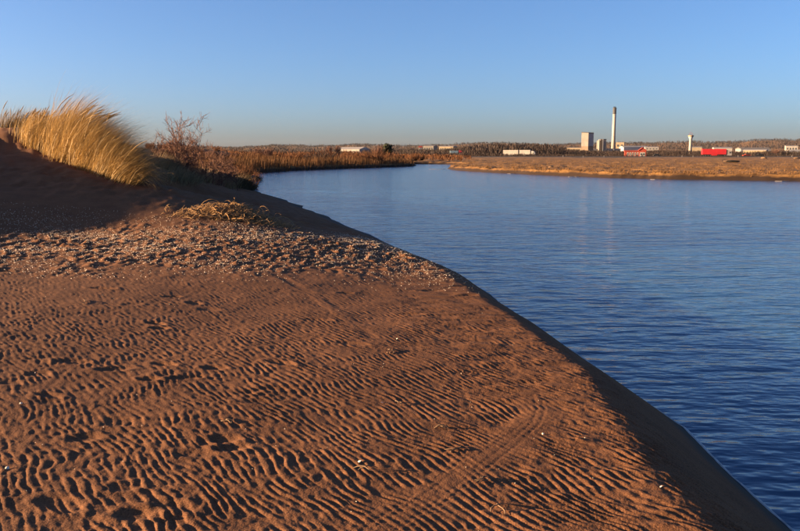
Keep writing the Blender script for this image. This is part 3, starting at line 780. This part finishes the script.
def far_tree(px, py, D, topy, label, kind, seed, wd=.7):
    rg = np.random.default_rng(seed); p = at(px, py, D); p[2] = base_height(np.array([p[0]]), np.array([p[1]]))[0]
    h = EYE + (154 - topy) / 785 * D - p[2]
    root = empty('bare_tree' if kind != 'pine' else 'pine_tree', p, 0, label, 'tree')
    v, f = tubes([(np.array([(0, 0, -.1), (.05 * h * .2, 0, h * .3), (0, .03, h * .62), (.02, 0, h * .9)]), h * np.array([.022, .018, .012, .004]))], 6)
    link('trunk', mesh_np('trunk', v, f, True), M['bark'], root)
    n = 700 if kind == 'pine' else 420
    q = rg.normal(0, 1, (n, 3)); q /= np.linalg.norm(q, axis=1)[:, None]; q *= (rg.uniform(.15, 1, n) ** .6)[:, None]
    lump = 1 + .35 * gnoise(q[:, 0] * 2 + seed, q[:, 2] * 2, seed)
    c = np.array([0, 0, h * (.66 if kind == 'pine' else .62)]); e = h * np.array([wd * .5, wd * .5, .36])
    q = q * lump[:, None] * e + c
    if kind == 'pine':
        s_ = h * .07; V = q[:, None] + rg.normal(0, s_ * .6, (n, 4, 3)); F = np.arange(n * 4).reshape(n, 4)
        link('crown', mesh_np('crown', V.reshape(-1, 3), F), M['conifer'], root)
    else:
        base = c * np.array([1, 1, .55]); dirs = q - base; st = base + dirs * rg.uniform(.25, .55, n)[:, None]
        P = np.stack([st, (st + q) / 2 + rg.normal(0, .03 * h, (n, 3)), q], 1)
        sa = rg.uniform(0, math.pi, n); V, F = strips(P, np.full((n, 3), h * .012) * np.array([1.2, 1, .5]), np.stack([np.cos(sa), np.sin(sa), np.zeros(n)], -1))
        link('crown', mesh_np('crown', V, F), M['bark'], root)
    return root
far_tree(387, 152, 210, 144.3, 'dark round pine rising above the thicket on the left bank', 'pine', 3, .65)
far_tree(379, 152, 205, 143.2, 'bare tree standing left of the dark pine', 'bare', 4, .9)
far_tree(338, 152, 240, 143.6, 'slim bare tree beside the left end of the long white hall', 'bare', 5, .55)
far_tree(329, 152, 240, 144.2, 'slim bare tree, leftmost above the thicket', 'bare', 6, .6)
far_tree(258, 152, 150, 144.6, 'bare tree at the left end of the thicket', 'bare', 8, 1.0)
far_tree(268, 152, 160, 145.2, 'low bare tree right of the leftmost thicket tree', 'bare', 9, 1.1)
far_tree(776, 156, 520, 148.0, 'broad brown tree in front of the sheds at right', 'bare', 7, 1.5)

# short grass on the meadow across the river
rg = np.random.default_rng(97); n = 150000
A = np.radians(rg.uniform(-3, 31, n)); D = np.exp(rg.uniform(math.log(72), math.log(330), n)); X, Y = D * np.tan(A), D
S = river_sd(X, Y); k = (S > .15) & (Y > 60) & (X > 6); k &= rg.uniform(0, 1, n) < .3 + .9 * sstep(-.05, .35, gnoise(X / 5, Y / 9, 98)) + .8 * (S < 2.5)
X, Y, S = X[k], Y[k], S[k]; n = len(X)
h = rg.uniform(.08, .26, n) * (1 + .8 * (S < 2.0) * sstep(-.1, .3, gnoise(X / 2.2, Y / 4, 96)))
zz = far_z(X, Y)
P, W, sd_ = blades(X, Y, h, rg.normal(.5, .4, n), rg.uniform(.4, 1.2, n), rg.normal(0, 1.2, n), np.full(n, .055), seg=3, seed=99, z0=zz)
v, f = strips(P, W, sd_)
tag(link('meadow_grass', mesh_np('meadow_grass', v, f), M['hay']), 'short brown winter grass on the meadow across the river', 'grass', kind='stuff')

# pale ice at the water's edge
for k, (px, py, wpx, lab) in enumerate([(437, 169.3, 17, 'pale ice sheet at the tip of the meadow'), (511, 173.8, 8, 'thin pale ice strip under the meadow bank, second from the tip'),
                                        (573, 176.9, 12, 'thin pale ice strip in mid meadow bank'), (655, 179.6, 11, 'pale ice strip under the bank right of the red house'), (782, 181.4, 13, 'broad pale ice sheet at the right end of the bank')]):
    xy = on_water(px, py); s_ = wpx / 785 * xy[1] * .5; rg = np.random.default_rng(k + 60); m = 14
    ring = [(s_ * math.cos(a) * rg.uniform(.75, 1.15), s_ * .45 * math.sin(a) * rg.uniform(.6, 1.2)) for a in np.arange(m) * 2 * math.pi / m]
    mb = MB(); mb.add([(x, y, .015) for x, y in ring] + [(x * .93, y * .93, .04 + .015 * rg.uniform()) for x, y in ring],
                      [tuple(range(m, 2 * m))] + [(i, (i + 1) % m, m + (i + 1) % m, m + i) for i in range(m)])
    tag(mb.build('ice_sheet', M['ice'], None, (xy[0], xy[1], 0)), lab, 'ice', 'ice along the far bank')

def boulder(name, px, py, D, L, H, mat, label, cat, seed):
    rg = np.random.default_rng(seed); p = at(px, py, D); p[2] = far_z(np.array([p[0]]), np.array([p[1]]))[0]
    n, k = 12, 7; V = []; F = []
    for j in range(k):
        f_ = j / (k - 1); pr = math.sin(math.pi * (.08 + .84 * f_)) ** .6
        for i in range(n):
            a = i * 2 * math.pi / n; q = pr * (1 + rg.normal(0, .08))
            V.append((L * (f_ - .5), H * .6 * q * math.cos(a), max(-.05, H * .5 + H * .5 * q * math.sin(a))))
    for j in range(k - 1):
        for i in range(n): F.append((j * n + i, j * n + (i + 1) % n, (j + 1) * n + (i + 1) % n, (j + 1) * n + i))
    F += [tuple(range(n))[::-1], tuple(range((k - 1) * n, k * n))]
    me = bpy.data.meshes.new(name); me.from_pydata(V, [], F)
    o = link(name, me, mat, None, p); o.rotation_euler = (0, 0, rg.uniform(-.2, .2)); return tag(o, label, cat)
boulder('stranded_log', 733, 163, 185, 2.9, .55, M['black'], 'black log lying on the meadow below the red lorry', 'log', 1)
boulder('stranded_log', 727, 162.5, 187, 1.6, .45, M['drift'], 'short brown piece painted as the lit left end of the black log', 'log', 2)  # brown piece gives the sunlit end of the black log
boulder('meadow_boulder', 551, 168, 118, .75, .38, M['drift'], 'small boulder on the meadow below and right of the white road train', 'boulder', 3)
boulder('meadow_boulder', 764, 158.6, 300, 2.2, .9, M['drift'], 'dark boulder on the meadow below the dark parked car', 'boulder', 4)
boulder('meadow_boulder', 797, 158.6, 300, 2.4, .8, M['drift'], 'dark boulder on the meadow at the right edge', 'boulder', 5)

# ------------------------------------------------------------------ road and its traffic
ROAD_D = 462.0; ROAD_Z = 1.25
mb = MB(); mb.prism([(-9, -.8), (9, -.8), (4.6, .0), (-4.6, .0)], -420, 620)
tag(mb.build('road', M['asphalt'], None, (0, ROAD_D, ROAD_Z)), kind='structure')
def lorry(name, loc, label, body, cabm, Lb, Hb=2.75, cab=True, seg=1, rz=0.0, extra=None):
    root = empty(name, loc, rz, label, 'lorry')
    x = 0.0; cabL = 2.3
    xs = []
    for k in range(seg):
        l = Lb if seg == 1 else (Lb * .56 if k == 0 else Lb * .40)
        b = MB(); b.box(x, x + l, -1.28, 1.28, 1.18, 1.18 + Hb); o = b.build('cargo_box', body[k % len(body)], root)
        b2 = MB(); b2.box(x - .03, x + l + .03, -1.30, 1.30, 1.18 + Hb - .02, 1.18 + Hb + .10); b2.build('top_rail', body[-1], o)
        ch = MB(); ch.box(x + .3, x + l - .2, -.5, .5, .75, 1.17); ch.build('chassis', M['dark'], root)
        sk = MB(); sk.box(x + l * .38, x + l * .62, -1.22, -1.16, .55, 1.12); sk.build('side_skirt', body[0], root)
        xs += [x + l * .14, x + l * .14 + 1.35] + ([x + l * .14 + 2.7] if l > 8 else [])
        x += l + (.9 if k < seg - 1 else .75)
    c = MB(); c.prism_y([(x, .55), (x + cabL, .55), (x + cabL + .06, 1.6), (x + cabL - .12, 2.7), (x + cabL - .55, 3.25), (x + .1, 3.75), (x, 3.75)], -1.24, 1.24)
    co = c.build('cab', cabm, root)
    g = MB(); g.box(x + cabL * .42, x + cabL * .86, -1.262, -1.245, 1.75, 2.6); g.build('side_window', M['glass'], co)
    g = MB(); g.add([(x + cabL + .075, -1.05, 1.7), (x + cabL + .075, 1.05, 1.7), (x + cabL - .10, 1.05, 2.72), (x + cabL - .10, -1.05, 2.72)], [(0, 1, 2, 3)]); g.build('windscreen', M['glass'], co)
    g = MB(); g.box(x + cabL + .01, x + cabL + .14, -1.2, 1.2, .42, .85); g.build('bumper', M['dark'], co)
    xs += [x + cabL * .55, x - 1.6] if seg == 1 else [x + cabL * .5, x - 2.2]
    for xx in xs:
        for s in (-1, 1):
            b = MB(); b.wheel(xx, s * 1.02, .5, .5, .34); wv = b.build('wheel', M['dark'], root)
            b = MB(); b.wheel(xx, s * 1.20, .5, .24, .06, 10); b.build('hub', M['grey'], wv)
    return root
p = at(700.5, 156.7, ROAD_D); lorry('articulated_lorry', (p[0], ROAD_D - 1.9, ROAD_Z), 'red articulated lorry with white cab driving right', [M['red']], M['white'], 13.2, 3.0, rz=R(-7))
p = at(450.0, 156.0, 560); gz_ = base_height(p[0:1], p[1:2])[0]
lorry('small_lorry', (p[0], 560, gz_ + .9), 'small lorry with pale blue box and red cab among the brown trees', [M['teal']], M['red'], 5.6, 2.2)
p = at(503.5, 156, 545); gz_ = base_height(p[0:1], p[1:2])[0]
lorry('road_train', (p[0], 545, gz_ + .2), 'long white two-box road train at the edge of the meadow', [M['white'], M['white']], M['white'], 18.6, 3.0, seg=2, rz=R(-22))

def car(loc, label, mat, rz=0):
    root = empty('parked_car', loc, rz, label, 'car', 'cars on the road')
    b = MB(); b.prism_y([(-2.2, .35), (2.2, .35), (2.25, .75), (1.3, .92), (.55, 1.42), (-1.0, 1.45), (-1.9, .98), (-2.25, .9)], -.85, .85); bo = b.build('body', mat, root)
    for s in (-1, 1):
        b = MB(); b.prism_y([(-1.55, .98), (1.05, .96), (.5, 1.34), (-.95, 1.37)], s * .858 - .004, s * .858 + .004); b.build('side_window', M['glass'], bo)
    for x in (-1.35, 1.35):
        for s in (-1, 1):
            b = MB(); b.wheel(x, s * .74, .32, .32, .22); wv = b.build('wheel', M['dark'], root)
            b = MB(); b.wheel(x, s * .86, .32, .17, .03, 10); b.build('hub', M['grey'], wv)
p = at(761, 155, ROAD_D); car((p[0], ROAD_D + 1.9, ROAD_Z), 'dark car on the road right of the red lorry', M['dark'], math.pi)
p = at(748, 155, ROAD_D); car((p[0], ROAD_D + 1.9, ROAD_Z), 'dull red car on the road between the lorry and the dark car', M['falu'], math.pi)
p = at(658, 156, ROAD_D); car((p[0], ROAD_D + 1.9, ROAD_Z), 'dark car on the road right of the red house', M['dark'])
for k, px in enumerate((563, 583, 604, 682, 693, 738, 792)):
    p = at(px, 157, 446); z_ = far_z(p[0:1], p[1:2])[0]
    b = MB(); b.prism_y([(-.09, 0), (.09, 0), (.09, 1.0), (0, 1.15), (-.09, 1.0)], -.06, .06); o = b.build('marker_post', M['white'], None, (p[0], 446, z_))
    tag(o, ['marker post left of the boiler house, across the meadow', 'marker post right below the boiler house', 'marker post below the chimney foot, across the meadow', 'marker post left of the white pylon', 'marker post at the right foot of the white pylon', 'marker post just right of the red lorry', 'marker post near the right edge by the pale sheds'][k], 'post', 'roadside marker posts')

# ------------------------------------------------------------------ buildings
def gz_at(px, D):
    p = at(px, 154, D); return p[0], float(base_height(p[0:1], p[1:2])[0])
def top_z(py, D): return EYE + (154 - py) / 785 * D
def windows(parent, mat, x0, x1, y, z0, z1, n, m, fill=.55):
    for i in range(n):
        for j in range(m):
            cx = x0 + (x1 - x0) * (i + .5) / n; cz = z0 + (z1 - z0) * (j + .5) / m
            hx, hz = (x1 - x0) / n * fill / 2, (z1 - z0) / m * fill / 2
            b = MB(); b.box(cx - hx, cx + hx, y - .10, y + .02, cz - hz, cz + hz); b.build('window', mat, parent)
def shed(name, px0, px1, D, ytop, label, wall, roofm, dep=14, pitch=1.6, cat='building', wins=0, rz=0, ybase=None, doors=0):
    xa, g0 = gz_at(px0, D); xb, g1 = gz_at(px1, D); g = min(g0, g1) - .5
    zt = top_z(ytop, D) - g; cx = (xa + xb) / 2; W = abs(xb - xa) / 2
    root = empty(name, (cx, D + dep / 2, g), rz, label, cat)
    ev = max(1.5, zt - pitch)
    b = MB(); b.box(-W, W, -dep / 2, dep / 2, 0, ev); wl = b.build('wall', wall, root)
    b = MB(); b.prism([(-dep / 2 - .4, ev + .003), (dep / 2 + .4, ev + .003), (dep / 2 + .4, ev + .25), (0, ev + pitch), (-dep / 2 - .4, ev + .25)], -W - .4, W + .4); b.build('roof', roofm, root)
    if wins: windows(wl, M['glass'], -W * .92, W * .92, -dep / 2, ev * .45, ev * .85, wins, 1)
    for k in range(doors):
        xx = -W + (k + .5) * 2 * W / doors
        b = MB(); b.box(xx - 1.6, xx + 1.6, -dep / 2 - .12, -dep / 2 + .02, 0, ev * .5); b.build('door', M['grey'], wl)
    return root
shed('long_hall', 340, 366, 640, 147.0, 'long white hall above the thicket on the left bank', M['white'], M['white'], 16, 2.2, wins=8, rz=-.5)
shed('pale_block', 425, 436, 1250, 145.6, 'low pale block left of the longer cream one on the skyline', M['concrete'], M['roofgrey'], 18, 1.0, wins=4, rz=-.4)
shed('pale_block', 441, 456, 1200, 146.0, 'cream block with windows behind the brown trees', M['cream'], M['roofgrey'], 18, 1.0, wins=6, rz=-.4)
shed('small_white_house', 419, 422, 1000, 146.0, 'tiny white house left of the pale blocks on the skyline', M['white'], M['falu'], 7, 2.0, wins=2)
# heating plant
DP = 1500.0; u_ = DP / 785
def plant_empty(px, label, name, cat='building'):
    x, g = gz_at(px, DP); g -= 1.0
    return empty(name, (x, DP, g), 0, label, cat), g
DP = 1450.0
root, g = plant_empty(587, 'tall boiler house of the heating plant, pale left side and blue-grey front', 'boiler_house')
root.rotation_euler = (0, 0, R(40))
H1 = top_z(132.6, DP) - g
b = MB(); b.box(-7.5, 7.5, -7.5, 7.5, 0, H1 * .34); b.build('lower_wall', M['tan'], root)
b = MB(); b.prism([(-7.7, H1 * .34 + .003), (7.7, H1 * .34 + .003), (7.7, H1 - .5), (-7.7, H1 - 1.6)], -7.7, 7.7); uw = b.build('upper_wall', M['concrete'], root)
b = MB(); b.box(-7.0, 7.0, -7.76, -7.68, H1 * .36, H1 * .93); b.build('front_panel', M['slate'], uw)
for k in range(5):
    b = MB(); b.box(-7.0 + k * 2.8, -6.8 + k * 2.8, -7.84, -7.762, H1 * .36, H1 * .93); b.build('panel_rib', M['grey'], uw)
b = MB(); b.prism([(-8.1, H1 - 1.59), (8.1, H1 - .45), (8.1, H1 + .3), (-8.1, H1 - .8)], -8.1, 8.1); b.build('roof', M['dark'], root)
DP = 1475.0
root, g = plant_empty(601, 'lower silo block of the heating plant between boiler house and chimney', 'silo_block')
H2 = top_z(139.6, DP) - g
b = MB(); b.box(-1.5, 7.5, -6, 6, 0, H2 - .4); b.build('wall', M['grey'], root)
b = MB(); b.box(-7.5, -1.6, -6.6, 5, 0, H2 - 2.2); b.build('pale_wing', M['concrete'], root)
for k in range(3):
    b = MB(); b.lathe([(1.3, 0), (1.3, H2 * .95), (.6, H2 * 1.0), (.05, H2 * 1.02)], 12, -6.2 + k * 3.4, -8.6); b.build('silo', M['white'] if k != 1 else M['tan'], root, smooth_=False)
b = MB(); b.box(-1.8, 7.8, -6.3, 6.3, H2 - .39, H2 + .4); b.build('roof', M['dark'], root)
DP = 1510.0
root, g = plant_empty(613, 'tall white chimney with grey top at the heating plant', 'chimney', 'chimney')
H3 = top_z(109, DP) - g
b = MB(); b.lathe([(4.0, 0), (3.3, H3 * .45), (3.1, H3 * .86)], 28); b.build('shaft', M['white'], root, smooth_=True)
b = MB(); b.lathe([(3.25, H3 * .861), (3.25, H3 * .985), (3.5, H3 * .99), (3.5, H3)], 28); b.build('grey_top', M['soot'], root)
for k in range(2):
    b = MB(); b.lathe([(1.0, H3 + .01), (1.0, H3 + 2.2)], 12, -1.3 + 2.6 * k, 0); b.build('flue', M['dark'], root)
b = MB(); b.box(-.5, .5, -4.1, -3.35, 0, H3 * .8); b.build('ladder_shaft', M['concrete'], root)
shed('plant_hall', 568, 582, 1480, 147.5, 'low cream hall at the left foot of the boiler house', M['cream'], M['roofgrey'], 12, .8, wins=5, rz=-.35)
shed('plant_hall', 589, 597, 1470, 149.0, 'small pale annex below the boiler house', M['white'], M['roofgrey'], 8, .8, wins=3)
shed('plant_hall', 605, 621, 1470, 148.6, 'low white hall at the foot of the chimney', M['white'], M['roofgrey'], 10, .8, wins=5, rz=-.2)
shed('office_block', 617, 625, 1700, 142.3, 'cream office block with dark window right of the chimney', M['cream'], M['roofgrey'], 14, .6, wins=2, rz=-.4)
shed('long_depot', 623, 648, 1650, 145.8, 'long grey-roofed depot right of the chimney', M['slate'], M['roofgrey'], 30, 3.2, rz=.05)
shed('white_depot', 646, 659, 1600, 146.6, 'white depot at the right end of the long grey roof', M['white'], M['roofgrey'], 16, 1.5, wins=4, rz=-.2)
shed('warehouse', 692, 703, 1400, 146.6, 'cream warehouse right behind the white pylon', M['cream'], M['roofgrey'], 20, 1.5, rz=-.3)
shed('warehouse', 716, 733, 1300, 147.0, 'white warehouse above the red lorry', M['white'], M['roofgrey'], 22, 2.0, rz=-.25)
shed('warehouse', 742, 771, 1200, 147.4, 'longest pale warehouse roof behind the bright yellowish hall', M['roofgrey'], M['concrete'], 26, 2.5, rz=-.1)
shed('bright_hall', 748, 769, 800, 149.3, 'bright yellowish hall behind the dark parked car', M['cream'], M['white'], 14, 1.2, rz=-.55, doors=2)
shed('warehouse', 787, 798, 1400, 145.6, 'small white building high up near the right edge', M['white'], M['roofgrey'], 12, 1.0, wins=4, rz=-.3)
shed('pale_shed', 783, 793, 700, 151.2, 'low pale shed right of the broad brown tree', M['cream'], M['roofgrey'], 9, .8, wins=3, rz=-.4)
shed('pale_shed', 793, 802, 720, 149.6, 'white gabled shed at the right edge', M['white'], M['roofgrey'], 10, 2.2, wins=2, rz=-.4)

# red wooden house with white windows and a taller gabled end
x0, g = gz_at(635, 500); g = max(g, .8)
hs = empty('red_house', (x0, 500, g), R(-12), 'red wooden house with white windows and a gable at its right end', 'house')
b = MB(); b.box(-6.4, 2.0, -2.5, 2.5, 0, 3.4); wl = b.build('wall', M['falu'], hs)
b = MB(); b.prism([(-2.8, 3.403), (2.8, 3.403), (2.8, 3.55), (0, 4.2), (-2.8, 3.55)], -6.7, 2.0); b.build('roof', M['falu'], hs)
b = MB(); b.prism_y([(2.05, 0), (6.4, 0), (6.4, 4.0), (4.2, 5.6), (2.05, 4.0)], -3.2, 3.0); gb = b.build('gable_wall', M['falu'], hs)
b = MB(); b.prism_y([(1.7, 3.9), (4.2, 5.75), (6.75, 3.9), (6.75, 4.1), (4.2, 5.95), (1.7, 4.1)], -3.5, 3.3); b.build('gable_roof', M['falu'], hs)
for k in range(5):
    xx = -4.6 + k * 1.5
    b = MB(); b.box(xx - .5, xx + .5, -2.58, -2.49, .7, 2.9); wf = b.build('window', M['white'], wl)
    b = MB(); b.box(xx - .18, xx + .18, -2.62, -2.585, 1.5, 2.4); b.build('pane', M['glass'], wf)
b = MB(); b.box(2.6, 5.9, -3.28, -3.19, .4, 2.9); wf = b.build('porch_window', M['white'], gb)
for k in range(2):
    b = MB(); b.box(3.0 + k * 1.5, 4.1 + k * 1.5, -3.32, -3.285, 1.2, 2.2); b.build('pane', M['glass'], wf)

# white pylon with a flared top
x0, g = gz_at(690, 640)
py_ = empty('sign_pylon', (x0, 640, g), 0, 'slim white pylon with a flared top beside the red lorry', 'pylon'); HT = top_z(135.5, 640) - g
b = MB(); b.lathe([(1.35, 0), (1.15, HT * .5), (1.1, HT * .80), (1.9, HT * .93)], 20); b.build('shaft', M['white'], py_, smooth_=True)
b = MB(); b.lathe([(2.0, HT * .931), (2.2, HT * .955), (2.2, HT * .985), (1.5, HT)], 20); b.build('cap', M['cream'], py_)
for k in range(3):
    b = MB(); b.box(-1.2 + k * 1.2 - .08, -1.2 + k * 1.2 + .08, -.08, .08, HT * .99, HT + 1.6 + (k == 1) * .8); b.build('antenna', M['falu'], py_)

# ------------------------------------------------------------------ woods: one far mass of leafless trees, one on the hills
def wood(name, N, d0, d1, curve, mat, label, seed, slivers, wid, dens=None, hmax=15):
    rg = np.random.default_rng(seed)
    px = rg.uniform(150, 900, N); D = np.exp(rg.uniform(math.log(d0), math.log(d1), N))
    X = (px - 400) / 785 * D; Y = D
    g_ = base_height(X, Y)
    if curve:
        ty = np.interp(px, [c[0] for c in curve], [c[1] for c in curve])
        h = np.clip((EYE + (154 - ty) / 785 * D - g_) * rg.uniform(.8, 1.04, N) * (1 + .3 * gnoise(X / 30, Y / 90, seed)), 1.5, hmax)
    else: h = rg.uniform(5, 10, N) * (1 + .4 * gnoise(X / 60, Y / 90, seed))
    k = (river_sd(X, Y) > 8)
    if dens is not None: k &= dens(X, Y, px, D, rg)
    X, Y, g_, h = X[k], Y[k], g_[k], h[k]; N = len(X)
    S = slivers
    c = np.stack([X, Y, g_ + h * .55], -1)
    q = rg.normal(0, 1, (N, S, 3)); q /= np.linalg.norm(q, axis=2)[..., None]; q *= (rg.uniform(.1, 1, (N, S)) ** .5)[..., None]
    tip = c[:, None] + q * (h[:, None, None] * np.array([.38, .38, .46]))
    dr = q * np.array([.6, .6, .5]) + np.array([0, 0, .9]); dr /= np.linalg.norm(dr, axis=2)[..., None]
    lo = tip - dr * (h[:, None, None] * rg.uniform(.18, .4, (N, S, 1)))
    sa = rg.uniform(-.9, .9, (N, S)); sd2 = np.stack([np.cos(sa), np.sin(sa), np.zeros((N, S))], -1) * (wid * h[:, None, None] * rg.uniform(.6, 1.4, (N, S, 1)))
    V = np.stack([lo - sd2 * .6, lo + sd2 * .6, tip + sd2, tip - sd2 * .5], 2).reshape(-1, 3)
    F = np.arange(N * S * 4).reshape(-1, 4)
    return tag(link(name, mesh_np(name, V, F), mat), label, 'wood', kind='stuff')
curve1 = [(150, 150), (240, 150.5), (300, 150.5), (335, 150), (400, 148.5), (420, 148), (440, 149), (470, 145), (485, 143), (510, 143.5), (545, 142.5), (560, 146), (568, 148.8), (600, 150.3), (660, 149.6), (700, 150.2), (745, 151.2), (770, 150.0), (900, 150)]
wood('leafless_wood', 6500, 570, 1150, curve1, M['wood'], 'belt of leafless brown trees beyond the meadow', 101, 19, .026)
curve2 = [(150, 153), (410, 153), (470, 152), (560, 153.5), (640, 154.2), (900, 154.5)]
wood('roadside_scrub', 2600, 475, 560, curve2, M['wood'], 'low brown scrub along the far side of the road', 102, 14, .05, hmax=3.2)
wood('hill_wood', 12000, 1750, 4300, None, M['wood_far'], 'distant leafless woods covering the low hills', 103, 6, .075)
wood('left_bank_scrub', 2600, 200, 520, [(150, 150.5), (300, 151.5), (330, 152.5), (425, 153.2), (470, 154.5), (900, 156)], M['scrub_red'], 'russet scrub spreading behind the thicket on the left bank', 104, 20, .035, dens=lambda X, Y, px, D, rg: (px < 470) & (rg.uniform(0, 1, len(X)) < .8), hmax=5)

# ------------------------------------------------------------------ thin winter haze over the whole place
hz = bpy.data.materials.new('haze'); hz.use_nodes = True
t = hz.node_tree; t.nodes.clear(); ho = t.nodes.new('ShaderNodeOutputMaterial'); pv = t.nodes.new('ShaderNodeVolumePrincipled')
pv.inputs['Color'].default_value = (.90, .93, 1.0, 1); pv.inputs['Density'].default_value = .000010; pv.inputs['Anisotropy'].default_value = 0.0
t.links.new(pv.outputs[0], ho.inputs['Volume'])
b = MB(); b.box(-6050, 6050, -300, 6050, -2.5, 96)
tag(b.build('haze', hz), 'thin pale winter haze in the air', 'haze', kind='stuff')
